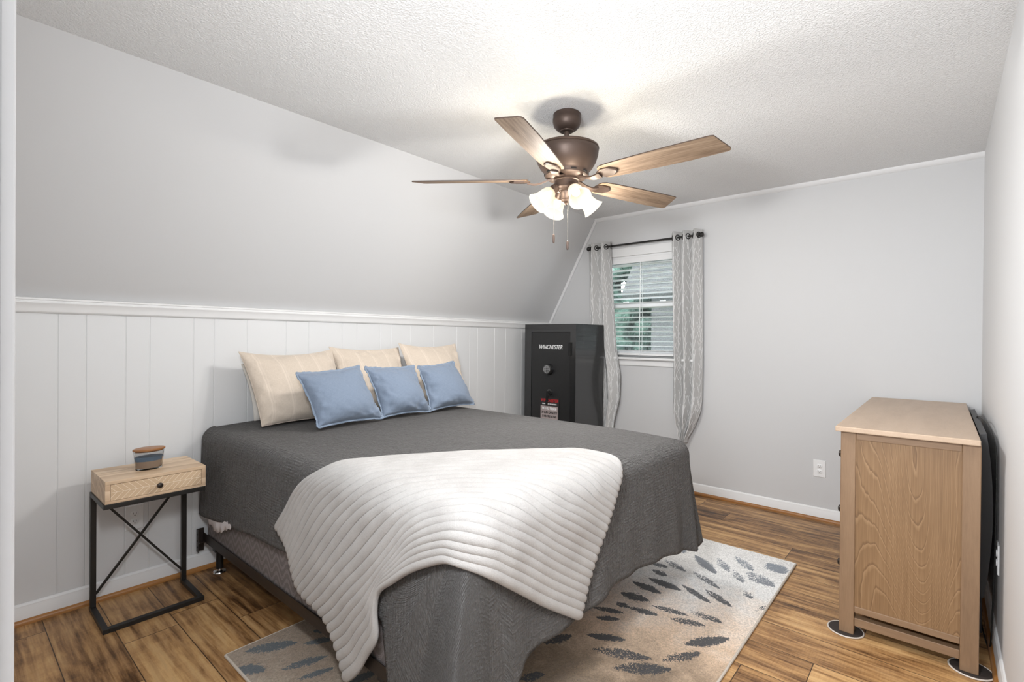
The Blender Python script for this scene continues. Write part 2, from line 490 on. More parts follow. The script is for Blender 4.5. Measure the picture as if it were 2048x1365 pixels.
for y in (1.72, 2.04, 2.36):
    MB().tube([(bx - 0.026, y, 1.15), (bx - 0.026, y, WZ1 - 0.03)], 0.0016, 6).build('ladder_cord', M['white_plastic'], bl)
MB().tube([(bx - 0.038, 2.055, WZ1 - 0.05), (bx - 0.039, 2.06, 1.14)], 0.003, 8).build('tilt_wand', M['white_plastic'], bl)

# insect screen outside the sashes
scm, scn, scb = newmat('insect_screen'); g = G(scn)
tp = g.n('ShaderNodeBsdfTransparent'); dfn = g.n('ShaderNodeBsdfDiffuse'); dfn.inputs['Color'].default_value = (0.16, 0.17, 0.17, 1)
mxs = g.n('ShaderNodeMixShader'); mxs.inputs[0].default_value = 0.38
g.l(tp.outputs[0], mxs.inputs[1]); g.l(dfn.outputs[0], mxs.inputs[2]); g.l(mxs.outputs[0], scn.nodes['Material Output'].inputs['Surface']); scn.nodes.remove(scb)
MB().box((LX + T + 0.002, WY0 + 0.02, WZ0 + 0.02), (LX + T + 0.003, WY1 - 0.02, WZ1 - 0.02)).build('insect_screen', scm, win, smooth=0)

# ------------------------------------------------------------------ outside the window
def shingle_mat():
    mm, nt, b = newmat('shingle_dark'); g = G(nt)
    br = g.n('ShaderNodeTexBrick'); g.l(g.coord(rot=(PI / 2, 0, PI / 2)), br.inputs['Vector'])
    br.inputs['Scale'].default_value = 2.6; br.inputs['Color1'].default_value = (0.050, 0.047, 0.046, 1); br.inputs['Color2'].default_value = (0.072, 0.067, 0.066, 1)
    br.inputs['Mortar'].default_value = (0.03, 0.029, 0.029, 1); br.inputs['Mortar Size'].default_value = 0.015
    g.l(br.outputs['Color'], b.inputs['Base Color']); b.inputs['Roughness'].default_value = 0.9
    return mm
M['shingle'] = shingle_mat()
M['siding'] = plain('neighbour_trim', (0.34, 0.33, 0.30), 0.6)
M['leaf'] = plain('foliage', (0.06, 0.105, 0.078), 0.7, vary=0.5, bump=(9, 1.0, 0.15))
M['bark'] = plain('bark', (0.10, 0.07, 0.05), 0.9, bump=(20, 0.6, 0.02))
M['lawn'] = plain('lawn', (0.08, 0.11, 0.05), 0.9, vary=0.3)
tag(MB().box((LX + T, -9, -2.9), (30, 22, -2.8)).build('lawn', M['lawn'], smooth=0), 'green lawn far below the window', 'lawn', kind='stuff')
nb = thing('neighbour_house', 'grey shingled house seen through the right side of the window blind', 'house', (9.0, 0.6, -2.8))
MB().prism([(8.5, -2.8), (11.5, -2.8), (11.5, 2.4), (10.0, 4.4), (8.5, 2.4)], 1, -4.0, 4.0).build('wall', M['shingle'], nb, smooth=0)
m = MB().bar((8.15, 0.0, 2.05), (10.0, 0.0, 4.55), 8.8, 0.12, upv=(-0.8, 0, 0.6)); m.bar((11.85, 0.0, 2.05), (10.0, 0.0, 4.55), 8.8, 0.12, upv=(0.8, 0, 0.6))
m.build('roof', M['shingle'], nb, smooth=0)
MB().box((8.28, -4.2, 2.1), (8.34, 4.25, 2.3)).build('fascia', M['siding'], nb, smooth=0)
def tree(x, y, h, r, label):
    t = thing('evergreen_tree', label, 'tree', (x, y, -2.8), 'trees outside the window')
    MB().lathe([(0.14, 0), (0.10, h * 0.6), (0.03, h * 0.92)], (x, y, -2.8), seg=10).build('trunk', M['bark'], t)
    m = MB()
    for k in range(520):
        f = random.random() ** 0.8
        z = -2.8 + h * (0.18 + 0.82 * f); rr = r * (1 - f) ** 0.7 * (0.55 + 0.5 * random.random())
        an = random.random() * 2 * PI; s = 0.20 + 0.30 * random.random() * (1 - 0.5 * f)
        c = Vector((x + rr * math.cos(an), y + rr * math.sin(an), z))
        d = Vector((random.gauss(0, 1), random.gauss(0, 1), random.gauss(0, 0.6))).normalized()
        m.lathe([(0.02, -s), (s * 0.5, -s * 0.5), (s * 0.62, 0), (s * 0.4, s * 0.55), (0.02, s * 1.1)], c, d, seg=6)
    m.build('foliage', M['leaf'], t, smooth=60)
tree(10.4, 5.75, 8.2, 1.5, 'green tree seen through the left side of the window blind')
tree(14.0, 9.6, 8.8, 2.2, 'farther green tree behind the one at the left of the window')

# ================================================================== RUG
RX0, RX1, RY0, RY1, RT = 0.760, 3.225, 0.622, 2.157, 0.011
SPOTS = [(2.861, 1.006, .223, .07, -132, 1), (2.926, .93, .171, .06, -143, .6), (3.021, .844, .181, .072, -136, .6), (3.078, .69, .127, .122, -127, .9),
 (2.837, .822, .14, .052, -144, .6), (2.881, .724, .17, .11, -120, .7), (2.665, .727, .087, .049, -137, .5), (2.73, 1.129, .158, .057, -113, .7),
 (2.676, .935, .191, .051, -118, .7), (2.486, 1.084, .173, .065, -94, 1), (2.392, 1.136, .16, .061, -96, 1), (2.265, 1.14, .139, .073, -82, .9),
 (2.498, .923, .188, .047, -116, .9), (2.531, .825, .166, .053, -118, .8), (2.156, 1.148, .073, .048, -90, .8), (2.07, 1.177, .147, .042, -69, .9),
 (2.171, 1.046, .134, .049, -77, .9), (2.261, .959, .158, .044, -80, .8), (2.32, .815, .155, .055, -89, .6), (2.008, 1.142, .107, .04, -57, 1),
 (2.222, .857, .143, .053, -71, .8), (1.875, 1.073, .158, .05, -61, 1), (1.817, .976, .223, .068, -64, .7), (1.729, 1.219, .135, .056, -23, .9),
 (2.133, .74, .202, .064, -36, .95), (1.961, .781, .183, .053, -32, .7), (1.791, .866, .216, .073, -51, .8), (2.562, .639, .102, .029, -13, .4),
 (1.47, 1.158, .1, .05, -30, .8), (2.588, 1.156, .09, .055, -100, .9), (2.675, 1.194, .09, .05, -84, .9), (.902, 2.071, .183, .071, -31, .9),
 (1.054, 1.961, .12, .046, -29, .9), (.791, 1.989, .106, .061, -57, .95), (.945, 1.872, .16, .05, -19, .8), (.94, 1.781, .132, .036, -17, .85),
 (1.098, 2.015, .09, .03, -50, 1), (1.05, 1.63, .11, .045, -8, 1), (.87, 1.66, .15, .05, -12, .8), (.95, 1.45, .16, .05, 0, .8), (.86, 1.25, .15, .05, 12, .9),
 (1.0, 1.1, .15, .05, 25, .8), (1.2, .95, .16, .05, 55, .9), (1.45, .85, .17, .06, 80, .8), (1.1, .78, .15, .06, 50, .7), (.9, .85, .14, .05, 35, .8),
 (3.0, 1.2, .16, .07, -150, .9), (3.1, 1.4, .16, .07, 160, .8), (2.9, 1.6, .18, .06, 150, .9), (3.05, 1.85, .16, .06, 140, .8), (2.7, 1.9, .17, .05, 120, .9)]
def rug():
    nx, ny = 310, 194
    X, Y = np.meshgrid(np.linspace(RX0, RX1, nx), np.linspace(RY0, RY1, ny))
    sp = np.zeros_like(X); lt = np.zeros_like(X)
    for cx, cy, L, w, an, d in SPOTS:
        t = math.radians(an); ux = ((X - cx) * math.cos(t) + (Y - cy) * math.sin(t)) / (L / 2 * 1.08); vx = (-(X - cx) * math.sin(t) + (Y - cy) * math.cos(t)) / (w / 2 * 1.08)
        r = np.abs(vx) / np.clip(1 - np.abs(ux) ** 1.7, 1e-3, None) ** 0.75
        val = np.where(np.abs(ux) < 1, np.clip((1.30 - r) / 0.75, 0, 1), 0) * (0.55 + 0.45 * d)
        dens = d + (1 - d) * np.clip(0.5 + ux * 0.7, 0, 1)
        sp = np.maximum(sp, val * np.clip(dens, 0.35, 1))
    vs = [(x, y, RT) for x, y in zip(X.ravel(), Y.ravel())]
    fs = [(j * nx + i, j * nx + i + 1, (j + 1) * nx + i + 1, (j + 1) * nx + i) for j in range(ny - 1) for i in range(nx - 1)]
    b = MB(); b.add(vs, fs)
    mm, nt, bs = newmat('rug_pile'); g = G(nt)
    vec = g.coord(loc=(RX0, RY0, 0)); v = g.sep(vec)
    n1 = g.noise(vec, 330, 2, 0.6); n2 = g.noise(vec, 7, 4, 0.6, 0.4); n3 = g.noise(vec, 130, 3, 0.7)
    wx = g.math('ADD', v[0], g.math('MULTIPLY', g.math('SUBTRACT', n2, 0.5), 0.7))
    wx = g.math('SUBTRACT', wx, g.math('MULTIPLY', g.math('SUBTRACT', v[1], 0.9), -0.35))
    base = g.ramp(g.math('DIVIDE', g.math('SUBTRACT', wx, 0.76), 2.46), [(0.05, (0.48, 0.40, 0.31)), (0.22, (0.32, 0.245, 0.18)), (0.38, (0.29, 0.20, 0.122)), (0.51, (0.70, 0.50, 0.34)), (0.63, (0.86, 0.72, 0.60)), (0.78, (0.88, 0.87, 0.85))])
    sh = g.ramp(n3, [(0.3, 0.66), (0.62, 1.12)])
    base = g.mix(1.0, base, sh, 'MULTIPLY')
    sh2 = g.ramp(n1, [(0.35, 0.80), (0.6, 1.05)])
    base = g.mix(1.0, base, sh2, 'MULTIPLY')
    at = g.n('ShaderNodeAttribute', attribute_name='spot')
    sn_ = g.math('ADD', g.math('MULTIPLY', g.ramp(n3, [(0.36, 0.0), (0.64, 1.0)]), 0.75), g.math('MULTIPLY', g.ramp(n1, [(0.3, 0.0), (0.7, 1.0)]), 0.35))
    k = g.math('SUBTRACT', at.outputs['Fac'], g.math('MULTIPLY', sn_, 0.95))
    k = g.ramp(g.math('ADD', k, 0.5), [(0.46, 0.0), (0.54, 0.97)])
    scol = g.ramp(g.math('DIVIDE', g.math('SUBTRACT', v[0], 0.76), 2.46), [(0.0, (0.085, 0.105, 0.12)), (0.15, (0.055, 0.07, 0.08)), (0.4, (0.028, 0.029, 0.032)), (0.72, (0.045, 0.047, 0.053)), (0.86, (0.19, 0.21, 0.24)), (1.0, (0.22, 0.26, 0.31))])
    c = g.mix(k, base, scol)
    g.l(c, bs.inputs['Base Color']); bs.inputs['Roughness'].default_value = 0.95; bs.inputs['Sheen Weight'].default_value = 0.25
    g.bump(g.math('ADD', n1, g.math('MULTIPLY', n3, 0.7)), bs, 0.6, 0.004)
    cx, cy = (RX0 + RX1) / 2, (RY0 + RY1) / 2
    o = b.build('area_rug', mm, origin=(cx, cy, 0), smooth=180)
    for nd in nt.nodes:
        if nd.type == 'MAPPING': nd.inputs['Location'].default_value = (cx, cy, 0)
    at_ = o.data.attributes.new('spot', 'FLOAT', 'POINT'); at_.data.foreach_set('value', sp.ravel())
    tag(o, 'cream and tan area rug with dark leaf-shaped spots under the foot of the bed', 'rug')
    bm = plain('rug_binding', (0.55, 0.49, 0.42), 0.9, bump=(300, 0.5, 0.002))
    q = MB(); w = 0.006
    for a, c2 in (((RX0, RY0), (RX1, RY0)), ((RX1, RY0), (RX1, RY1)), ((RX1, RY1), (RX0, RY1)), ((RX0, RY1), (RX0, RY0))):
        q.tube([(a[0], a[1], w), (c2[0], c2[1], w)], w, 8)
    q.build('binding', bm, o)
    q = MB().box((RX0, RY0, 0.001), (RX1, RY1, RT - 0.001)); q.build('backing', bm, o, smooth=0)
rug()

# ================================================================== NIGHTSTAND
M['mango'] = wood('nightstand_wood', [(0.15, (0.52, 0.36, 0.23)), (0.5, (0.68, 0.51, 0.35)), (0.9, (0.78, 0.62, 0.46))], 0, 0.12, 12, True, 0.5, 0.08)
M['mango_dark'] = wood('nightstand_drawer_wood', [(0.15, (0.52, 0.36, 0.22)), (0.85, (0.70, 0.53, 0.36))], 0, 0.12, 14, False, 0.5, 0.1)
M['inlay'] = plain('inlay_line', (0.84, 0.72, 0.57), 0.5)
NX0, NX1, NY0, NY1 = 0.474, 0.860, 2.705, 2.995
ns = thing('nightstand', 'light wood nightstand with a herringbone drawer on a black X-braced frame', 'nightstand', ((NX0 + NX1) / 2, 2.85, 0))
fz = 0.556
m = MB()
t_ = 0.018
m.box((NX0, NY0, 0.640), (NX1, NY1, 0.656)).box((NX0, NY0, fz), (NX1, NY1, fz + 0.012))
m.box((NX0, NY0, fz + 0.012), (NX0 + t_, NY1, 0.640)).box((NX1 - t_, NY0, fz + 0.012), (NX1, NY1, 0.640)).box((NX0 + t_, NY1 - 0.012, fz + 0.012), (NX1 - t_, NY1, 0.640))
m.build('case', M['mango'], ns, smooth=0, bevel=0.0015)
dx0, dx1, dz0, dz1, dy = NX0 + t_ + 0.0015, NX1 - t_ - 0.0015, fz + 0.0135, 0.6385, NY0 + 0.002
m = MB().box((dx0, dy, dz0), (dx1, NY1 - 0.03, dz1))
zc = (dz0 + dz1) / 2; xc = (dx0 + dx1) / 2
def ln(a, b):
    m.bar((a[0], dy - 0.0002, a[1]), (b[0], dy - 0.0002, b[1]), 0.0010, 0.0016, 1, (0, 0, 1) if abs(a[1] - b[1]) < 1e-6 else (1, 0, 0))
ln((dx0, zc), (dx1, zc))
n_ = 0
hgt = dz1 - zc
k = dx0 - hgt
while k < dx1 + hgt:
    for sgn in (1, -1):
        # strips lean toward the middle on the left half of the front and away from it on the right
        lean = hgt * 0.95
        for side in (-1, 1):
            x_top, x_mid = (k, k + lean) if side * sgn < 0 and False else (k, k + lean)
            lo, hi = (dx0, xc) if side < 0 else (xc, dx1)
            if side > 0 and sgn > 0: x_top, x_mid = k + lean, k
            if side < 0 and sgn < 0: x_top, x_mid = k, k + lean
            if side > 0 and sgn < 0: x_top, x_mid = k, k + lean
            pa, pb = (x_top, zc + sgn * hgt), (x_mid, zc)
            # clip to [lo, hi]
            d = pb[0] - pa[0]
            t0, t1 = 0.0, 1.0
            ta, tb = (lo - pa[0]) / d, (hi - pa[0]) / d
            t0 = max(t0, min(ta, tb)); t1 = min(t1, max(ta, tb))
            if t1 - t0 > 0.05:
                ln((pa[0] + d * t0, pa[1] + (pb[1] - pa[1]) * t0), (pa[0] + d * t1, pa[1] + (pb[1] - pa[1]) * t1))
    k += 0.024
dr = m.build('drawer', [M['mango_dark'], M['inlay']], ns, smooth=0)
MB().lathe([(0.004, 0), (0.004, 0.012), (0.010, 0.016), (0.0125, 0.021), (0.011, 0.027), (0.005, 0.030)], (0.668, dy - 0.001, zc), (0, -1, 0), 20).build('knob', M['knob_dark'], dr)
B = 0.022
m = MB()
zt = fz
m.box((NX0 - 0.006, NY0 - 0.004, zt - 0.020), (NX1 - 0.004, NY0 + 0.018, zt)).box((NX0 - 0.006, NY1 - 0.026, zt - 0.020), (NX1 - 0.004, NY1 - 0.004, zt))
m.box((NX0 - 0.006, NY0 + 0.018, zt - 0.020), (NX0 + 0.016, NY1 - 0.026, zt)).box((NX1 - 0.026, NY0 + 0.018, zt - 0.020), (NX1 - 0.004, NY1 - 0.026, zt))
m.build('top_frame', M['black_metal'], ns, smooth=0, bevel=0.0012)
py0, py1 = NY1 - 0.026, NY1 - 0.004
xl0, xr1 = NX0 - 0.006, NX1 - 0.004
for x in (xl0, xr1 - B):
    MB().box((x, py0, 0.020), (x + B, py1, zt - 0.020)).build('post', M['black_metal'], ns, smooth=0, bevel=0.0012)
m = MB().box((xl0, NY0 - 0.002, 0), (xl0 + B, py1, 0.020)).box((xr1 - B, NY0 - 0.002, 0), (xr1, py1, 0.020)).box((xl0 + B, NY0 - 0.002, 0), (xr1 - B, NY0 + B, 0.020))
m.build('base', M['black_metal'], ns, smooth=0, bevel=0.0012)
yb = (py0 + py1) / 2
MB().bar((xl0 + B, yb + 0.002, 0.075), (xr1 - B, yb + 0.002, zt - 0.022), 0.010, 0.010, upv=(0, 1, 0)).build('brace', M['black_metal'], ns, smooth=0)
MB().bar((xl0 + B, yb - 0.008, zt - 0.022), (xr1 - B, yb - 0.008, 0.075), 0.010, 0.010, upv=(0, 1, 0)).build('brace', M['black_metal'], ns, smooth=0)

# candle on it
cg, cnt, cb = newmat('candle_glass')
cb.inputs['Transmission Weight'].default_value = 1.0; cb.inputs['Roughness'].default_value = 0.02; cb.inputs['IOR'].default_value = 1.2
CC = Vector((0.660, 2.832, 0.656))
ca = thing('candle', 'oval glass jar candle with a wooden lid standing on the nightstand', 'candle', CC)
ANG = math.radians(2)
def oval(rx, ry, z, n=48, c=CC):
    out = []
    for i in range(n):
        t = 2 * PI * i / n
        x = rx * math.copysign(abs(math.cos(t)) ** 1.05, math.cos(t)); y = ry * math.copysign(abs(math.sin(t)) ** 1.12, math.sin(t))
        out.append((c.x + x * math.cos(ANG) - y * math.sin(ANG), c.y + x * math.sin(ANG) + y * math.cos(ANG), c.z + z))
    return out
rings = [oval(0.050, 0.030, 0.0), oval(0.0535, 0.033, 0.004), oval(0.061, 0.040, 0.088), oval(0.0585, 0.0375, 0.088), oval(0.051, 0.0305, 0.008), oval(0.048, 0.028, 0.0065)]
m = MB().loft(rings, True, False); m.add(rings[0], [tuple(range(47, -1, -1))]); m.add(rings[-1], [tuple(range(48))])
m.build('jar', cg, ca, smooth=60)
wx_m = plain('candle_wax', (0.50, 0.37, 0.27), 0.5); wb_m = plain('candle_blue_band', (0.15, 0.23, 0.33), 0.5)
MB().loft([oval(0.0500, 0.0290, 0.0075), oval(0.0535, 0.0325, 0.040)]).build('wax', wx_m, ca, smooth=60)
MB().loft([oval(0.0540, 0.0330, 0.0402), oval(0.0560, 0.0350, 0.060)]).build('blue_wax_layer', wb_m, ca, smooth=60)
lidw = wood('candle_lid_wood', [(0.2, (0.24, 0.10, 0.035)), (0.8, (0.42, 0.20, 0.08))], 0, 0.15, 25, False, 0.4)
MB().loft([oval(0.055, 0.034, 0.083), oval(0.055, 0.034, 0.0885), oval(0.0635, 0.0425, 0.0890), oval(0.0650, 0.0440, 0.0915), oval(0.0645, 0.0435, 0.097), oval(0.061, 0.040, 0.0985)]).build('lid', lidw, ca, smooth=40)

# ================================================================== OUTLETS
def outlet(name_label, c, nrm, w=0.080, h=0.124):
    """c: centre on the wall, nrm: into the room (axis aligned)"""
    n = Vector(nrm); r = Vector((0, 0, 1)).cross(n)
    t = thing('wall_outlet', name_label, 'outlet', c, 'white wall outlets')
    c = Vector(c)
    def pt(a, b, d): return c + r * a + Vector((0, 0, 1)) * b + n * d
    def slab(hw, hh, d0, d1, ox=0, oz=0, sh=0.0):
        ring = lambda k, d: [pt(ox - hw + k, oz - hh + k, d), pt(ox + hw - k, oz - hh + k, d), pt(ox + hw - k, oz + hh - k, d), pt(ox - hw + k, oz + hh - k, d)]
        return [ring(0, d0), ring(sh, d1)]
    MB().loft(slab(w / 2, h / 2, 0.0002, 0.0055, sh=0.004)).build('cover_plate', M['white_plastic'], t, smooth=20)
    for s in (1, -1):
        oz = s * 0.0195
        ring = lambda k, d: [pt((0.0172 - k) * math.cos(a), oz + max(-0.0135 + k, min(0.0135 - k, (0.0172 - k) * math.sin(a))), d) for a in (2 * PI * i / 32 for i in range(32))]
        rc = MB().loft([ring(0, 0.0055), ring(0, 0.0078), ring(0.001, 0.0085)]).build('receptacle', M['white_plastic'], t, smooth=40)
        for ox in (-0.0062, 0.0062):
            MB().loft(slab(0.0011, 0.0042, 0.0083, 0.0088, ox, oz + 0.003)).build('slot', M['dark_slot'], rc, smooth=0)
        MB().loft([[pt(0.0026 * math.cos(a), oz - 0.0075 + 0.0026 * math.sin(a), d) for a in (2 * PI * i / 12 for i in range(12))] for d in (0.0083, 0.0088)]).build('slot', M['dark_slot'], rc, smooth=0)
outlet('white wall outlet low on the panelled wall behind the nightstand frame', (0.657, LY, 0.366), (0, -1, 0))
outlet('white wall outlet on the grey far wall left of the dresser', (LX, 0.657, 0.369), (-1, 0, 0))
outlet('white wall outlet in shadow on the right wall behind the dresser', (2.86, RY, 0.40), (0, 1, 0))

# ================================================================== DRESSER
DS = [(0.12, (0.155, 0.092, 0.050)), (0.45, (0.22, 0.135, 0.076)), (0.8, (0.29, 0.185, 0.108))]
def oak_panel_mat():
    mm, nt, b = newmat('dresser_oak_panel'); g = G(nt)
    vec = g.coord(scale=(1, 1, 0.20), loc=(0.3, 1.7, 0.2)); v = g.sep(vec)
    warp = g.noise(vec, 2.9, 1.0, 0.35, 0.35); w2 = g.noise(vec, 14, 3, 0.55)
    t = g.math('ADD', g.math('MULTIPLY', warp, 44.0), g.math('MULTIPLY', w2, 1.6))
    t = g.math('FRACT', t)
    line = g.ramp(t, [(0.0, 0.15), (0.12, 0.62), (0.80, 0.50), (0.96, 1.0), (1.0, 0.2)])
    fib = g.noise(g.coord(scale=(1, 1, 0.02)), 260, 3, 0.6)
    f = g.math('ADD', g.math('MULTIPLY', line, 0.55), g.math('MULTIPLY', fib, 0.55))
    c = g.ramp(f, [(0.25, (0.135, 0.073, 0.032)), (0.55, (0.225, 0.128, 0.058)), (0.9, (0.35, 0.22, 0.115))])
    tone = g.noise(g.coord(scale=(1, 1, 0.3)), 5, 2)
    c = g.mix(0.5, c, g.ramp(tone, [(0.3, (0.75, 0.72, 0.70)), (0.7, (1.0, 1.0, 1.0))]), 'MULTIPLY')
    g.l(c, b.inputs['Base Color']); b.inputs['Roughness'].default_value = 0.5
    g.bump(f, b, 0.12, 0.002)
    return mm
M['oak_panel'] = oak_panel_mat()
M['oak_post'] = wood('dresser_oak_post', DS, 2, 0.10, 20, False, 0.5, 0.1)
M['oak_rail'] = wood('dresser_oak_rail', DS, 1, 0.10, 20, False, 0.5, 0.1)
M['oak_top'] = wood('dresser_oak_top', [(0.12, (0.40, 0.285, 0.195)), (0.5, (0.50, 0.37, 0.265)), (0.9, (0.58, 0.44, 0.33))], 0, 0.2, 16, False, 0.42, 0.06)
M['oak_front'] = wood('dresser_oak_front', DS, 0, 0.10, 20, True, 0.5, 0.1)
DX0, DX1, DY0, DY1, DZ = 2.615, 4.085, -0.119, 0.334, 0.891
dz_b = 0.006
dsr = thing('dresser', 'brown oak dresser with panelled end against the right wall', 'dresser', ((DX0 + DX1) / 2, (DY0 + DY1) / 2, 0))
P_ = 0.055
MB().box((DX0 - 0.028, DY0 + 0.003, DZ), (DX1 + 0.028, DY1 + 0.018, DZ + 0.023)).build('top', M['oak_top'], dsr, smooth=0, bevel=0.004, seg=2)
for x in (DX0, DX1 - P_):
    for y in (DY0, DY1 - P_):
        MB().box((x, y, dz_b), (x + P_, y + P_, DZ)).build('leg', M['oak_post'], dsr, smooth=0, bevel=0.003)
for x, s in ((DX0, 1), (DX1, -1)):
    xa, xb = (x + 0.007, x + 0.030) if s > 0 else (x - 0.030, x - 0.007)
    MB().box((xa, DY0 + P_, 0.130), (xb, DY1 - P_, 0.860)).build('side_panel', M['oak_panel'], dsr, smooth=0)
    xa2, xb2 = (x + 0.003, x + 0.033) if s > 0 else (x - 0.033, x - 0.003)
    MB().box((xa2, DY0 + P_, 0.858), (xb2, DY1 - P_, DZ)).build('top_rail', M['oak_rail'], dsr, smooth=0, bevel=0.002)
    MB().box((xa2, DY0 + P_, 0.104), (xb2, DY1 - P_, 0.131)).build('bottom_rail', M['oak_rail'], dsr, smooth=0, bevel=0.002)
    xs = x + 0.010 if s > 0 else x - 0.045
    MB().box((xs, DY0 + P_, 0.042), (xs + 0.035, DY1 - P_, 0.078)).build('stretcher', M['oak_rail'], dsr, smooth=0, bevel=0.002)
MB().box((DX0 + 0.034, DY0 + 0.005, 0.110), (DX1 - 0.034, DY0 + 0.017, DZ)).build('back_panel', M['oak_front'], dsr, smooth=0)
MB().box((DX0 + 0.034, DY0 + 0.018, 0.112), (DX1 - 0.034, DY1 - 0.035, 0.124)).build('bottom_panel', M['oak_front'], dsr, smooth=0)
m = MB()
for z in (0.112, 0.352, 0.612, 0.867):
    m.box((DX0 + P_, DY1 - 0.034, z - 0.008 if z < 0.2 else z - 0.010), (DX1 - P_, DY1 - 0.006, z + 0.024 if z > 0.8 else z + 0.010))
xm = (DX0 + DX1) / 2
m.box((xm - 0.012, DY1 - 0.0335, 0.122), (xm + 0.012, DY1 - 0.0065, 0.857))
m.build('front_rails', M['oak_front'], dsr, smooth=0, bevel=0.0015)
for za, zb in ((0.124, 0.340), (0.364, 0.600), (0.624, 0.855)):
    for xa, xb in ((DX0 + P_ + 0.002, xm - 0.014), (xm + 0.014, DX1 - P_ - 0.002)):
        d = MB().box((xa, DY1 - 0.036, za), (xb, DY1 - 0.002, zb)).build('drawer', M['oak_front'], dsr, smooth=0, bevel=0.003)
        for kx in (0.16, 0.84):
            MB().lathe([(0.007, 0), (0.006, 0.010), (0.013, 0.014), (0.0165, 0.021), (0.014, 0.028), (0.006, 0.031)], (xa + (xb - xa) * kx, DY1 - 0.002, (za + zb) / 2 + 0.02), (0, 1, 0), 20).build('knob', M['knob_dark'], d)
rim_m = plain('slider_rim', (0.62, 0.56, 0.50), 0.4)
for (x, y, lab) in ((2.648, 0.312, 'round felt slider under the front leg of the dresser'), (2.655, -0.098, 'round felt slider under the rear leg of the dresser by the wall')):
    s_ = MB().lathe([(0.060, 0.0004), (0.0655, 0.0015), (0.064, 0.0058), (0.02, 0.006)], (x, y, 0), seg=40).build('furniture_slider', M['slider_felt'], origin=(x, y, 0))
    tag(s_, lab, 'furniture slider', 'furniture sliders')
    MB().torus((x, y, 0.004), (0, 0, 1), 0.0665, 0.0032, seg=48).build('rim', rim_m, s_)

# dark panel and cable wedged behind the dresser
yb0 = DY0 - 0.006
pr = [(yb0, 0.20), (yb0, 0.895), (yb0 - 0.022, 0.900)] + [(yb0 - 0.022 - 0.022 * math.sin(PI * i / 12) ** 0.8, 0.895 - 0.66 * i / 12) for i in range(13)] + [(yb0 - 0.020, 0.205)]
tv = thing('flat_panel', 'dark bulging flat panel wedged upright between the dresser and right wall', 'panel', (3.4, yb0 - 0.02, 0.11))
MB().prism(pr, 0, 2.90, 3.92).build('shell', M['dark_plastic'], tv, smooth=40)
for x in (3.05, 3.75):
    MB().box((x - 0.03, yb0 - 0.020, 0.0005), (x + 0.03, yb0 - 0.002, 0.205)).build('foot', M['dark_plastic'], tv, smooth=0, bevel=0.002)
def cat_rom(pts, n=8):
    pts = [Vector(p) for p in pts]; P = [pts[0] * 2 - pts[1]] + pts + [pts[-1] * 2 - pts[-2]]; out = []
    for i in range(1, len(P) - 2):
        for k in range(n):
            t = k / n
            out.append(0.5 * ((2 * P[i]) + (-P[i - 1] + P[i + 1]) * t + (2 * P[i - 1] - 5 * P[i] + 4 * P[i + 1] - P[i + 2]) * t * t + (-P[i - 1] + 3 * P[i] - 3 * P[i + 1] + P[i + 2]) * t ** 3))
    return out + [pts[-1]]
cbp = cat_rom([(3.62, yb0 - 0.012, 0.86), (3.50, yb0 - 0.017, 0.905), (3.30, yb0 - 0.028, 0.918), (3.08, yb0 - 0.040, 0.908), (2.93, yb0 - 0.046, 0.875), (2.86, yb0 - 0.050, 0.80), (2.845, yb0 - 0.050, 0.60), (2.85, yb0 - 0.046, 0.30), (2.87, yb0 - 0.040, 0.03), (2.95, yb0 - 0.03, 0.004), (3.2, yb0 - 0.02, 0.004)], 8)
tag(MB().tube(cbp, 0.0028, 8).build('power_cord', M['cable'], origin=(2.9, yb0 - 0.04, 0)), 'black power cord looping down behind the dresser along the right wall', 'cord')

# ================================================================== GUN SAFE
SX0, SX1, SY0, SY1, SZ = 3.550, 4.010, 2.352, 2.908, 1.416
sf = thing('gun_safe', 'tall black steel gun safe in the corner beside the window', 'safe', ((SX0 + SX1) / 2, (SY0 + SY1) / 2, 0))
dY0, dY1, dZ0, dZ1 = 2.412, 2.828, 0.075, 1.344
g_ = 0.004
m = MB()
m.box((SX0 + 0.03, SY0, 0.0), (SX1, SY1, SZ))
m.box((SX0, SY0, 0.0), (SX0 + 0.03, dY0 - g_, SZ)).box((SX0, dY1 + g_, 0.0), (SX0 + 0.03, SY1, SZ))
m.box((SX0, dY0 - g_, 0.0), (SX0 + 0.03, dY1 + g_, dZ0 - g_)).box((SX0, dY0 - g_, dZ1 + g_), (SX0 + 0.03, dY1 + g_, SZ))
m.build('body', M['safe_black'], sf, smooth=0)
MB().box((SX0 + 0.022, dY0 - g_ + 0.0005, dZ0 - g_ + 0.0005), (SX0 + 0.0298, dY1 + g_ - 0.0005, dZ1 + g_ - 0.0005)).build('door_gap', M['gap_black'], sf, smooth=0)
dor = MB().box((SX0 + 0.001, dY0, dZ0), (SX0 + 0.0215, dY1, dZ1)).build('door', M['safe_door'], sf, smooth=0, bevel=0.0015)
for z in (1.198, 0.30):
    MB().lathe([(0.009, -0.058), (0.009, -0.002), (0.0075, -0.002), (0.0075, 0.002), (0.009, 0.002), (0.009, 0.058)], (SX0 - 0.006, dY0 - 0.006, z), seg=16).box((SX0 - 0.004, dY0 - 0.022, z - 0.056), (SX0, dY0 + 0.012, z + 0.056)).build('hinge', M['gap_black'], sf)
kx = SX0 + 0.001
kp = MB().lathe([(0.050, 0), (0.050, 0.006), (0.047, 0.030), (0.043, 0.036), (0.036, 0.038)], (kx, 2.630, 1.016), (-1, 0, 0), 40).build('keypad', M['safe_black'], dor)
MB().lathe([(0.035, 0.0375), (0.034, 0.0400), (0.01, 0.0402)], (kx, 2.630, 1.016), (-1, 0, 0), 32).build('keypad_face', M['keypad'], kp)
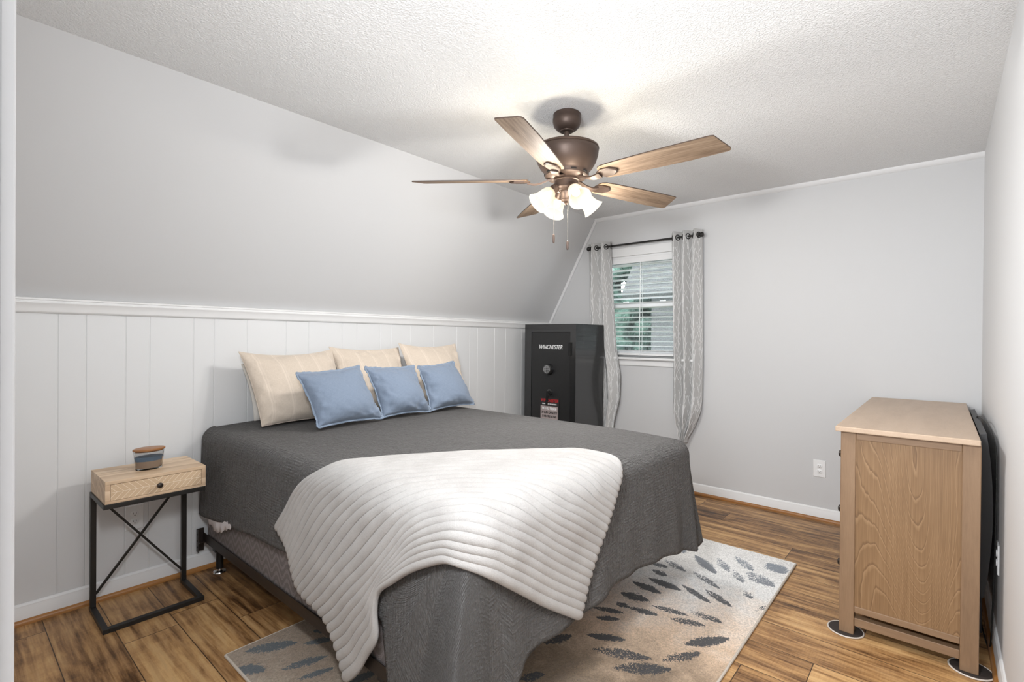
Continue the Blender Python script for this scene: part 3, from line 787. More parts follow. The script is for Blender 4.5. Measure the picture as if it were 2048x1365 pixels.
for i in range(3):
    for j in range(4):
        MB().lathe([(0.0052, 0.040), (0.0048, 0.0425)], (kx, 2.630 + (i - 1) * 0.0165, 1.016 + (j - 1.5) * 0.0145), (-1, 0, 0), 12).build('key_button', M['card_black'], kp)
hd = MB().lathe([(0.030, 0), (0.030, 0.006), (0.016, 0.010), (0.014, 0.034)], (kx, 2.620, 0.812), (-1, 0, 0), 28).build('handle', M['safe_black'], dor)
MB().bar((kx - 0.034, 2.620, 0.826), (kx - 0.036, 2.632, 0.700), 0.020, 0.012, upv=(1, 0, 0)).build('handle_lever', M['gap_black'], hd, smooth=0, bevel=0.003)
def text(name, body, size, c, mt, parent, shear=0.0, bold=0.0, ext=0.0004, sx=1.0):
    cu = bpy.data.curves.new(name, 'FONT'); cu.body = body; cu.size = size; cu.align_x = 'CENTER'; cu.align_y = 'CENTER'
    cu.shear = shear; cu.extrude = ext; cu.offset = bold; cu.space_character = 1.0
    tmp = bpy.data.objects.new(name, cu); COL.objects.link(tmp)
    dg = bpy.context.evaluated_depsgraph_get()
    me = bpy.data.meshes.new_from_object(tmp.evaluated_get(dg))
    bpy.data.objects.remove(tmp); bpy.data.curves.remove(cu)
    me.name = name; me.materials.clear(); me.materials.append(mt)
    o = bpy.data.objects.new(name, me); COL.objects.link(o)
    o.parent = parent
    R = Matrix(((0, 0, -1), (-1, 0, 0), (0, 1, 0)))
    o.matrix_local = Matrix.Translation(Vector(c) - ORG[parent.name]) @ R.to_4x4() @ Matrix.Diagonal((sx, 1, 1, 1))
    return o
fx = SX0 + 0.0005
text('logo', 'WINCHESTER', 0.052, (fx, 2.619, 1.212), M['letter_white'], dor, 0.28, 0.0005, sx=0.80)
MB().add([(fx, 2.748, 1.2355), (fx, 2.738, 1.229), (fx, 2.732, 1.2285), (fx, 2.730, 1.2315), (fx, 2.738, 1.2325)], [(0, 1, 2, 3, 4)]).build('logo_flourish', M['letter_white'], dor, smooth=0)
# hang tag on the handle
hz0, hz1, hy0, hy1 = 0.56, 0.763, 2.518, 2.730
hxx = SX0 - 0.003
ht = MB().box((hxx, hy0, hz0), (hxx + 0.001, hy1, hz1 + 0.002)).build('hang_tag', M['card_black'], origin=(hxx, 2.624, hz0), smooth=0)
tag(ht, 'black and grey product tag hanging from the handle of the gun safe', 'tag')
MB().box((hxx - 0.0004, hy0 + 0.012, hz0 + 0.01), (hxx, hy1 - 0.012, 0.690)).build('grey_field', M['card_grey'], ht, smooth=0)
text('red_heading', 'WINCHESTER', 0.036, (hxx - 0.0006, 2.622, 0.738), M['letter_red'], ht, 0.28, 0.0012, sx=0.86)
text('white_line', 'NAMED FOR THE LEGEND', 0.014, (hxx - 0.0006, 2.622, 0.708), M['letter_white'], ht, 0, 0.0006, sx=0.95)
text('model_line', 'MODEL: TS20-30', 0.028, (hxx - 0.0010, 2.622, 0.668), M['letter_white'], ht, 0, 0.0008, sx=0.78)
text('capacity_line', '20 GUN CAPACITY', 0.028, (hxx - 0.0010, 2.622, 0.632), M['card_black'], ht, 0, 0.0010, sx=0.72)
text('fire_line', '30 MIN FIRE RATING', 0.026, (hxx - 0.0010, 2.622, 0.598), M['card_black'], ht, 0, 0.0008, sx=0.66)
MB().tube(cat_rom([(kx - 0.020, 2.606, 0.81), (kx - 0.006, 2.604, 0.785), (hxx, 2.610, 0.764)], 4), 0.001, 6).build('string', M['card_black'], ht)

# ================================================================== BED
BX0, BX1, BY0, BY1 = 0.962, 2.520, 1.015, 3.045
BF = 1.085     # foot of the box spring and rails
bed = thing('bed', 'queen bed on a dark metal frame with a grey box spring', 'bed', ((BX0 + BX1) / 2, (BY0 + BY1) / 2, 0))
def boxspring_mat():
    mm, nt, b = newmat('box_spring_wave_fabric'); g = G(nt)
    v = g.sep(g.coord())
    yy = g.math('ADD', v[1], v[0])
    z = g.math('ADD', g.math('MULTIPLY', v[2], 26.0), g.math('MULTIPLY', g.math('SINE', g.math('MULTIPLY', yy, 62.0)), 0.55))
    ph = g.math('MULTIPLY', g.math('SUBTRACT', yy, 0.0), 0.0)
    f = g.math('FRACT', g.math('ADD', z, ph))
    a = g.ramp(f, [(0.0, 0.0), (0.07, 1.0), (0.14, 0.0), (0.22, 1.0), (0.30, 0.0), (0.38, 0.9), (0.46, 0.0)])
    nz = g.noise(g.coord(), 400, 2)
    c = g.mix(a, (0.17, 0.150, 0.148), (0.30, 0.27, 0.27))
    c = g.mix(0.35, c, g.ramp(nz, [(0.3, 0.6), (0.7, 1.2)]), 'MULTIPLY')
    g.l(c, b.inputs['Base Color']); b.inputs['Roughness'].default_value = 0.8
    g.bump(a, b, 0.3, 0.003)
    return mm
M['boxspring'] = boxspring_mat()
M['mattress'] = plain('mattress_ticking', (0.6, 0.6, 0.6), 0.8)
def rbox(x0, y0, z0, x1, y1, z1, r=0.05, n=6):
    rings = []
    for z, k in ((z0, r * 0.4), (z0 + r * 0.15, r * 0.1), (z0 + r * 0.4, 0), (z1 - r * 0.4, 0), (z1 - r * 0.15, r * 0.1), (z1, r * 0.4)):
        ring = []
        for cx, cy, a0 in ((x1 - r, y1 - r, 0), (x0 + r, y1 - r, PI / 2), (x0 + r, y0 + r, PI), (x1 - r, y0 + r, 1.5 * PI)):
            for i in range(n + 1):
                t = a0 + PI / 2 * i / n
                ring.append((cx + (r - k) * math.cos(t), cy + (r - k) * math.sin(t), z))
        rings.append(ring)
    return MB().loft(rings)
rbox(BX0 + 0.004, BF + 0.004, 0.178, BX1 - 0.004, BY1 - 0.004, 0.425, 0.045).build('box_spring', M['boxspring'], bed)
rbox(BX0 + 0.022, BY0 + 0.030, 0.426, BX1 - 0.022, BY1 - 0.010, 0.762, 0.085).build('mattress', M['mattress'], bed)
for x, s in ((0.956, 1), (BX1 + 0.004, -1)):
    Lp = [(x, 0.1655), (x + s * 0.045, 0.1655), (x + s * 0.045, 0.170), (x + s * 0.0035, 0.170), (x + s * 0.0035, 0.213), (x, 0.213)]
    m = MB().add([(a_, BF, z_) for a_, z_ in Lp] + [(a_, BY1 + 0.012, z_) for a_, z_ in Lp], [tuple(range(6)), tuple(range(11, 5, -1))] + [(i, 6 + i, 6 + (i + 1) % 6, (i + 1) % 6) for i in range(6)])
    m.build('side_rail', M['brown_metal'], bed, smooth=0)
    for y in (2.962, 1.42):
        lx = x + s * 0.055
        zf = RT + 0.0005 if y < 2.1 else 0.0
        l = MB().lathe([(0.018, 0.025 + zf), (0.018, 0.165)], (lx, y, 0), seg=20).build('leg', M['black_metal'], bed)
        MB().box((lx - 0.030, y - 0.022, 0.118), (lx + 0.030, y + 0.022, 0.164)).build('leg_socket', M['black_metal'], l, smooth=0, bevel=0.006)
        MB().lathe([(0.031, 0.0), (0.033, 0.004), (0.030, 0.009), (0.012, 0.013), (0.010, 0.026)], (lx, y, zf), seg=28).build('glide', M['chrome'], l)
    # headboard bracket at the wall end
    xb = x - s * 0.030
    m = MB().box((xb, BY1 + 0.004, 0.115), (xb + s * 0.036, BY1 + 0.008, 0.236)).box((xb, BY1 - 0.022, 0.115), (xb + s * 0.003, BY1 + 0.006, 0.236))
    m.box((xb, BY1 - 0.05, 0.170), (xb + s * 0.032, BY1 - 0.018, 0.174))
    for z in (0.142, 0.176, 0.21):
        m.lathe([(0.0045, 0), (0.0045, 0.0008)], (xb - s * 0.0001, BY1 - 0.010, z), (-s, 0, 0), 12, mi=1)
    m.build('headboard_bracket', [M['brown_metal'], M['gap_black']], bed, smooth=0)
for y in (1.42, 2.962):
    MB().box((BX0 + 0.04, y - 0.018, 0.1705), (BX1 - 0.04, y + 0.018, 0.1745)).build('cross_bar', M['brown_metal'], bed, smooth=0)

# ------------------------------------------------------------------ smooth noise for cloth
def vnoise(seed, n=40, f=(1, 8)):
    rr = np.random.default_rng(seed)
    k = rr.normal(size=(n, 3)) * rr.uniform(f[0], f[1], (n, 1)); ph = rr.uniform(0, 2 * PI, n)
    am = 1 / np.linalg.norm(k, axis=1) ** 0.8; am /= np.sqrt((am ** 2).sum() / 2)
    def fn(P):
        P = np.asarray(P, float)
        return np.tensordot(np.sin(P @ k.T + ph), am, ([-1], [0]))
    return fn

def quilt_mat():
    mm, nt, b = newmat('quilt_matelasse_grey'); g = G(nt)
    uv = g.coord('UV')
    v = g.sep(uv)
    # puckered stitching: small patches of stitch lines running either way, plus crinkles
    vo = g.n('ShaderNodeTexVoronoi', feature='F1', distance='CHEBYCHEV'); vo.inputs['Scale'].default_value = 11.0; vo.inputs['Randomness'].default_value = 0.6
    g.l(uv, vo.inputs['Vector'])
    sel = g.ramp(g.sep(vo.outputs['Color'])[0], [(0.49, 0.0), (0.51, 1.0)])
    s1 = g.math('SINE', g.math('MULTIPLY', v[0], 520.0)); s2 = g.math('SINE', g.math('MULTIPLY', v[1], 520.0))
    st = g.math('ADD', g.math('MULTIPLY', s1, sel), g.math('MULTIPLY', s2, g.math('SUBTRACT', 1.0, sel)))
    ed = g.ramp(vo.outputs['Distance'], [(0.36, 1.0), (0.5, 0.0)])
    wr = g.noise(g.comb(g.math('MULTIPLY', v[0], 9.0), g.math('MULTIPLY', v[1], 26.0), 0), 3.2, 4, 0.62, 0.7)
    wr2 = g.noise(g.comb(g.math('MULTIPLY', v[0], 30.0), g.math('MULTIPLY', v[1], 10.0), 0.4), 2.6, 4, 0.62, 0.7)
    h = g.math('ADD', g.math('MULTIPLY', st, 0.10), g.math('MULTIPLY', ed, 0.25))
    h = g.math('ADD', h, g.math('ADD', g.math('MULTIPLY', wr, 1.5), g.math('MULTIPLY', wr2, 1.2)))
    fine = g.noise(uv, 420, 2)
    c = g.ramp(g.math('ADD', g.math('MULTIPLY', wr, 0.7), g.math('MULTIPLY', fine, 0.3)), [(0.3, (0.066, 0.061, 0.057)), (0.7, (0.108, 0.099, 0.093))])
    g.l(c, b.inputs['Base Color']); b.inputs['Roughness'].default_value = 0.8; b.inputs['Sheen Weight'].default_value = 0.22; b.inputs['Sheen Roughness'].default_value = 0.45
    b.inputs['Specular IOR Level'].default_value = 0.4
    g.bump(h, b, 1.0, 0.020)
    return mm
M['quilt'] = quilt_mat()

QX0, QX1, QY0, QY1, QZ, QR = 0.948, 2.545, 0.953, 3.050, 0.800, 0.075
def quilt():
    cz = vnoise(5, 30, (1.5, 7)); cn = vnoise(6, 40, (6, 22))
    inset = 0.17
    ix0, ix1, iy0 = QX0 + inset, QX1 - inset, QY0 + inset
    nx, ny = 60, 74
    xs = np.linspace(ix0, ix1, nx); ys = np.linspace(iy0, QY1, ny)
    def ztop(x, y):
        ex = np.clip(np.minimum(x - QX0, QX1 - x), 0, 0.5) / 0.5; ey = np.clip(y - QY0, 0, 0.5) / 0.5
        return QZ - 0.016 * (1 - ex) ** 2 - 0.014 * (1 - ey) ** 2
    vs, uv, fs = [], [], []
    for j in range(ny):
        for i in range(nx):
            x, y = xs[i], ys[j]
            z = float(ztop(x, y)) + 0.0035 * float(cz((x, y, 0)))
            vs.append((x, y, z)); uv.append((x, y))
    for j in range(ny - 1):
        for i in range(nx - 1):
            fs.append((j * nx + i, j * nx + i + 1, (j + 1) * nx + i + 1, (j + 1) * nx + i))
    # perimeter: (inner point, outline point, bottom path point with hem height, uv direction)
    S = []
    def lerp(a, b, t): return a + (b - a) * t
    hemL = [(3.05, 0.318), (2.93, 0.325), (2.80, 0.335), (2.70, 0.352), (2.58, 0.350), (2.30, 0.385), (2.05, 0.402), (1.8, 0.40), (1.50, 0.40), (1.34, 0.36), (1.28, 0.12)]
    def interp(tab, v):
        tab = sorted(tab); xs_ = [q[0] for q in tab]; return float(np.interp(v, xs_, [q[1] for q in tab]))
    for j in range(ny - 1, -1, -1):      # left side, head to foot
        y = ys[j]
        by = y
        if y < 1.5: by = lerp(1.36, 1.5, (y - iy0) / (1.5 - iy0))
        flare = -0.010 - 0.006 * math.sin(y * 9.0)
        S.append(((j * nx), (QX0, y), (QX0 + flare, by, interp(hemL, by) if by > 1.35 else 0.36), (-1, 0)))
    # left-foot corner: the loose corner of the quilt is folded into a point that sticks out
    NC = 26
    corner = [(0.0, 0.945, 1.36, 0.30), (0.06, 0.936, 1.30, 0.10), (0.30, 0.90, 1.14, 0.045), (0.52, 0.845, 0.985, 0.035), (0.56, 0.838, 0.962, 0.035), (0.60, 0.850, 0.948, 0.04), (0.75, 0.935, 0.915, 0.09), (0.88, 1.03, 0.925, 0.17), (1.0, 1.10, 0.935, 0.245)]
    ca_ = np.array(corner)
    for k in range(1, NC):
        t = k / NC
        bx, by, bz = (float(np.interp(t, ca_[:, 0], ca_[:, c])) for c in (1, 2, 3))
        an = PI / 2 * min(1, max(0, (t - 0.25) / 0.6)); rc = 0.05
        ox, oy = QX0 + rc - rc * math.cos(an), QY0 + rc - rc * math.sin(an)
        S.append((0, (ox, oy), (bx, by, bz), (-math.cos(an), -math.sin(an))))
    hemF = [(1.10, 0.245), (1.137, 0.268), (1.172, 0.305), (1.25, 0.322), (1.44, 0.334), (1.55, 0.341), (1.74, 0.346), (2.0, 0.328), (2.11, 0.318), (2.3, 0.28), (2.46, 0.252), (2.56, 0.26)]
    for i in range(nx):
        x = xs[i]
        bx = lerp(1.10, QX1 - inset, (x - ix0) / (ix1 - ix0))
        w = 0.010 * math.sin(bx * 11 + 0.6) + 0.007 * math.sin(bx * 27) - 0.012 * max(0, (bx - 1.9) / 0.6)
        S.append((i, (x, QY0), (bx, QY0 - 0.018 + w, interp(hemF, bx)), (0, -1)))
    NK = 22
    for k in range(1, NK):               # right-foot corner, soft pleats
        t = k / NK; an = PI / 2 * t; rc = 0.09
        ox, oy = QX1 - rc + rc * math.sin(an), QY0 + rc - rc * math.cos(an)
        e = 0.030 + 0.022 * math.sin(t * 19)
        bx = lerp(QX1 - inset, QX1 + 0.02, min(1, t * 1.6)) + e * math.sin(an); by = lerp(QY0 - 0.035, QY0 + inset, max(0, (t - 0.35) / 0.65)) - e * math.cos(an) * 0.7
        S.append((nx - 1, (ox, oy), (bx, by, lerp(0.255, 0.30, t) + 0.012 * math.sin(t * 19)), (math.sin(an), -math.cos(an))))
    for j in range(ny):
        y = ys[j]
        S.append((j * nx + nx - 1, (QX1, y), (QX1 + 0.022 + 0.014 * math.sin(y * 17), y, 0.31 + 0.01 * math.sin(y * 9)), (1, 0)))
    # profile rows
    NA, NB, NF = 9, 26, 6
    rows = []
    for s_i, (iv, (ox, oy), (bx, by, bz), (nx_, ny_)) in enumerate(S):
        I = np.array(vs[iv]); O = np.array((ox, oy)); n = np.array((nx_, ny_))
        col = []
        A0 = O - n * QR
        z0 = float(ztop(A0[0], A0[1]))
        for k in range(1, NF + 1):
            t = k / NF
            p = I[:2] + (A0 - I[:2]) * t
            col.append((p[0], p[1], float(ztop(p[0], p[1])) + 0.0035 * float(cz((p[0], p[1], 0)))))
        for k in range(1, NA + 1):
            a = PI / 2 * k / NA
            p = A0 + n * QR * math.sin(a)
            col.append((p[0], p[1], z0 - QR * (1 - math.cos(a))))
        zs_ = z0 - QR
        for k in range(1, NB + 1):
            t = k / NB
            f = t ** (0.62 if iv == 0 and 0.05 < abs(nx_) < 1.0 - 1e-9 or iv == 0 and s_i < ny + NC - 1 and s_i >= ny else 1.25)
            p = O + (np.array((bx, by)) - O) * f
            z = zs_ + (bz - zs_) * t
            w = 0.004 * float(cn((p[0], p[1], z * 0.5))) * min(1, t * 2)
            p = p + n * w
            col.append((p[0], p[1], z))
        rows.append(col)
    nr = len(rows[0]); ns_ = len(S)
    base = len(vs)
    for s, col in enumerate(rows):
        I = vs[S[s][0]]; d = 0; prev = np.array(I)
        n = np.array(S[s][3])
        for k, p in enumerate(col):
            d += float(np.linalg.norm(np.array(p) - prev)); prev = np.array(p)
            vs.append(p); uv.append((I[0] + n[0] * d + (p[0] - I[0]) * abs(n[1]) * 0.9, I[1] + n[1] * d + (p[1] - I[1]) * abs(n[0]) * 0.9))
    def idx(s, k): return S[s][0] if k == 0 else base + s * nr + k - 1
    for s in range(ns_ - 1):
        for k in range(nr):
            q = [idx(s, k), idx(s, k + 1), idx(s + 1, k + 1), idx(s + 1, k)]
            if q[0] == q[3]: q = q[:3]
            fs.append(tuple(q))
    m = MB(); m.add(vs, fs)
    org = Vector(((QX0 + QX1) / 2, (QY0 + QY1) / 2, 0.3))
    o = m.build('quilt', M['quilt'], origin=org, smooth=180)
    me = o.data
    ul = me.uv_layers.new(name='uv')
    li = np.zeros(len(me.loops), dtype=np.int32); me.loops.foreach_get('vertex_index', li)
    ul.data.foreach_set('uv', np.array(uv, dtype=np.float32)[li].ravel())
    so = o.modifiers.new('thickness', 'SOLIDIFY'); so.thickness = 0.006; so.offset = -1
    tag(o, 'dark grey puckered quilt draped over the bed', 'quilt')
    return o
quilt()

# white sheet showing under the quilt at the head of the left side
sh_m = plain('sheet_white', (0.74, 0.70, 0.71), 0.85)
yz = [(3.000, 0.322, 0.330), (2.950, 0.315, 0.335), (2.915, 0.304, 0.335), (2.870, 0.298, 0.335), (2.845, 0.278, 0.335), (2.790, 0.284, 0.34), (2.735, 0.296, 0.345), (2.690, 0.318, 0.36), (2.620, 0.343, 0.36)]
m = MB(); g_rows = []
for j in range(10):
    t = j / 9; r_ = []
    for i in range(33):
        y = 3.0 + (2.62 - 3.0) * i / 32
        zb = float(np.interp(-y, [-q[0] for q in yz], [q[1] for q in yz])) + 0.004 * math.sin(i * 1.3)
        z = 0.60 + (zb - 0.60) * t
        r_.append((QX0 - 0.0015 - 0.006 * t * (z < 0.36) + 0.008 * (1 - t) + 0.003 * math.sin(i * 0.9 + 3 * t) * t * (z < 0.36), y, z))
    g_rows.append(r_)
m.grid(np.array(g_rows))
o = m.build('bed_sheet', sh_m, origin=(QX0, 2.8, 0.3), smooth=180)
so = o.modifiers.new('thickness', 'SOLIDIFY'); so.thickness = 0.002; so.offset = 0
tag(o, 'white sheet corner hanging out below the quilt at the head of the bed', 'sheet')

# ------------------------------------------------------------------ throw blanket: five measured rib lines, splined, with real ribs
TH = [[[0.925,2.072,0.501],[0.925,2.002,0.58],[0.925,1.933,0.659],[0.927,1.854,0.728],[0.945,1.764,0.778],[1.006,1.694,0.806],[1.103,1.654,0.812],[1.199,1.613,0.812],[1.291,1.56,0.812],[1.378,1.503,0.812],[1.46,1.437,0.812],[1.541,1.37,0.812],[1.623,1.304,0.812],[1.704,1.237,0.812],[1.778,1.165,0.812],[1.784,1.066,0.812],[1.77,0.963,0.798]],[[0.925,1.956,0.431],[0.925,1.906,0.517],[0.925,1.849,0.599],[0.925,1.782,0.673],[0.927,1.705,0.736],[0.949,1.62,0.783],[1.009,1.55,0.81],[1.101,1.512,0.812],[1.184,1.457,0.812],[1.264,1.397,0.812],[1.343,1.336,0.812],[1.422,1.274,0.812],[1.49,1.203,0.812],[1.536,1.115,0.812],[1.563,1.019,0.81],[1.602,0.945,0.773],[1.682,0.925,0.718]],[[0.925,1.875,0.308],[0.925,1.802,0.38],[0.925,1.729,0.452],[0.925,1.659,0.527],[0.925,1.587,0.6],[0.925,1.511,0.67],[0.928,1.429,0.73],[0.948,1.342,0.778],[1.01,1.272,0.809],[1.098,1.222,0.812],[1.169,1.149,0.812],[1.218,1.061,0.812],[1.259,0.975,0.796],[1.338,0.933,0.753],[1.429,0.925,0.707],[1.518,0.925,0.655],[1.606,0.925,0.603]],[[0.925,1.685,0.259],[0.925,1.609,0.319],[0.925,1.54,0.387],[0.925,1.469,0.452],[0.925,1.398,0.517],[0.925,1.329,0.585],[0.925,1.264,0.656],[0.927,1.197,0.725],[0.938,1.116,0.773],[0.965,1.026,0.797],[1.022,0.957,0.786],[1.103,0.933,0.744],[1.186,0.925,0.695],[1.266,0.925,0.642],[1.348,0.925,0.59],[1.43,0.925,0.539],[1.512,0.925,0.488]],[[0.925,1.532,0.105],[0.925,1.463,0.168],[0.925,1.409,0.247],[0.925,1.355,0.325],[0.925,1.361,0.406],[0.925,1.346,0.477],[0.925,1.27,0.535],[0.925,1.192,0.59],[0.925,1.108,0.635],[0.927,1.02,0.67],[0.959,0.945,0.656],[1.034,0.925,0.603],[1.112,0.925,0.548],[1.189,0.925,0.492],[1.267,0.925,0.438],[1.348,0.925,0.387],[1.428,0.925,0.336]]]
def throw():
    K = np.array(TH)                                # (5, 17, 3)
    vk = np.array([0, 0.21, 0.46, 0.70, 1.0])
    def cubic(xk, Y, x):
        n = len(xk); d = np.zeros_like(Y)
        for i in range(n):
            a, b = max(i - 1, 0), min(i + 1, n - 1)
            d[i] = (Y[b] - Y[a]) / (xk[b] - xk[a])
        out = []
        for q in x:
            i = min(max(int(np.searchsorted(xk, q) - 1), 0), n - 2)
            h = xk[i + 1] - xk[i]; t = (q - xk[i]) / h
            out.append((2 * t ** 3 - 3 * t ** 2 + 1) * Y[i] + (t ** 3 - 2 * t ** 2 + t) * h * d[i] + (-2 * t ** 3 + 3 * t ** 2) * Y[i + 1] + (t ** 3 - t ** 2) * h * d[i + 1])
        return np.array(out)
    NU, RIBS, PER = 150, 22, 10
    NV = RIBS * PER + 1
    u = np.linspace(0, 1, NU); v = np.linspace(0, 1, NV)
    A = cubic(np.linspace(0, 1, 17), K.transpose(1, 0, 2), u).transpose(1, 0, 2)   # (5, NU, 3)
    P = cubic(vk, A, v)                                                          # (NV, NU, 3)
    # keep the sheet outside the bed under it (rounded-box distance)
    lo = np.array([0.926, 0.926]); zt = 0.812; r = 0.085
    for it in range(4):
        q = np.stack([lo[0] + r - P[..., 0], lo[1] + r - P[..., 1], P[..., 2] - (zt - r)], -1)
        qp = np.maximum(q, 0); L = np.linalg.norm(qp, axis=-1, keepdims=True)
        d = L - r; dirn = qp / np.maximum(L, 1e-6) * np.array([-1, -1, 1])
        inside = (d < 0) & (L > 1e-4)
        P = np.where(inside, P - dirn * d, P)
        flat = (L[..., 0] <= 1e-4)
        P[..., 2] = np.where(flat, np.maximum(P[..., 2], zt), P[..., 2])
    for it in range(3):                       # relax kinks
        Q = P.copy()
        Q[:, 1:-1] = 0.5 * P[:, 1:-1] + 0.25 * (P[:, :-2] + P[:, 2:])
        P = Q.copy()
        Q[1:-1] = 0.5 * P[1:-1] + 0.25 * (P[:-2] + P[2:])
        P = Q
    N = np.cross(np.gradient(P, axis=1), np.gradient(P, axis=0)); N /= np.linalg.norm(N, axis=-1, keepdims=True) + 1e-9
    if N[NV // 6, NU // 2, 2] < 0: N = -N
    ph = v * RIBS
    rib = np.abs(np.sin(PI * ph)) ** 0.55
    nz = vnoise(31, 40, (10, 40)); nz2 = vnoise(32, 30, (3, 9))
    am = 0.0105
    disp = am * rib[:, None] + 0.0016 * nz(P)
    # hanging part at the left side sways a little
    hang = np.clip((0.60 - P[..., 2]) / 0.4, 0, 1) * (P[..., 0] < 0.96)
    disp = disp + hang * (0.010 + 0.007 * nz2(P * 1.2))
    # scalloped rib ends and soft rounded rims
    eu = np.minimum(u, 1 - u); edge = np.clip(eu / 0.012, 0, 1) ** 0.5
    disp = disp * edge[None, :] - 0.004 * (1 - edge[None, :])
    tang = np.gradient(P, axis=1); tang /= np.linalg.norm(tang, axis=-1, keepdims=True) + 1e-9
    wt = np.clip(1 - eu / 0.03, 0, 1) * np.where(u < 0.5, -1, 1)
    Pd = P + N * disp[..., None] + tang * (wt[None, :] * (0.016 * rib[:, None] - 0.006))[..., None]
    m = MB(); m.grid(Pd)
    mm, nt, b = newmat('throw_fleece_white'); g = G(nt)
    vec = g.coord(); n1 = g.noise(vec, 240, 3, 0.65); n2 = g.noise(vec, 11, 3)
    c = g.ramp(n2, [(0.3, (0.41, 0.391, 0.376)), (0.7, (0.47, 0.453, 0.438))])
    c = g.mix(0.6, c, g.ramp(n1, [(0.3, 0.82), (0.65, 1.0)]), 'MULTIPLY')
    g.l(c, b.inputs['Base Color']); b.inputs['Roughness'].default_value = 0.95; b.inputs['Sheen Weight'].default_value = 0.15
    b.inputs['Specular IOR Level'].default_value = 0.15
    g.bump(n1, b, 0.45, 0.004)
    o = m.build('throw_blanket', mm, origin=(1.1, 1.3, 0.6), smooth=180)
    so = o.modifiers.new('thickness', 'SOLIDIFY'); so.thickness = 0.007; so.offset = -1
    tag(o, 'white ribbed fleece throw blanket spread over the near corner of the bed', 'blanket')
throw()

# ================================================================== PILLOWS
def fabric(name, lo, hi, stripes=None, weave=700):
    mm, nt, b = newmat(name); g = G(nt)
    uv = g.coord('UV'); v = g.sep(uv)
    wv = g.math('ADD', g.noise(g.comb(g.math('MULTIPLY', v[0], 0.08), v[1], 0), weave, 2), g.noise(g.comb(v[0], g.math('MULTIPLY', v[1], 0.08), 0), weave, 2))
    wv = g.math('MULTIPLY', wv, 0.5)
    c = g.ramp(wv, [(0.35, lo), (0.65, hi)])
    h = wv
    if stripes:
        f = g.math('FRACT', g.math('MULTIPLY', v[0], stripes))
        s = g.ramp(f, [(0.0, 1.0), (0.06, 0.0), (0.10, 0.6), (0.16, 0.0), (0.94, 0.0), (1.0, 1.0)])
        c = g.mix(s, c, tuple(min(1, x * 1.04) for x in hi))
        h = g.math('ADD', g.math('MULTIPLY', wv, 0.4), g.math('MULTIPLY', s, 0.8))
    g.l(c, b.inputs['Base Color']); b.inputs['Roughness'].default_value = 0.85; b.inputs['Sheen Weight'].default_value = 0.2
    b.inputs['Specular IOR Level'].default_value = 0.2
    g.bump(h, b, 0.25, 0.0015)
    return mm
M['cream'] = fabric('cream_cotton', (0.55, 0.465, 0.38), (0.66, 0.57, 0.48), 9.0)
M['white_cotton'] = fabric('white_cotton', (0.66, 0.63, 0.58), (0.74, 0.71, 0.67), 9.0)
M['blue'] = fabric('blue_linen', (0.165, 0.208, 0.280), (0.222, 0.272, 0.352))
M['blue_edge'] = fabric('blue_linen_flange', (0.20, 0.25, 0.33), (0.27, 0.33, 0.42))

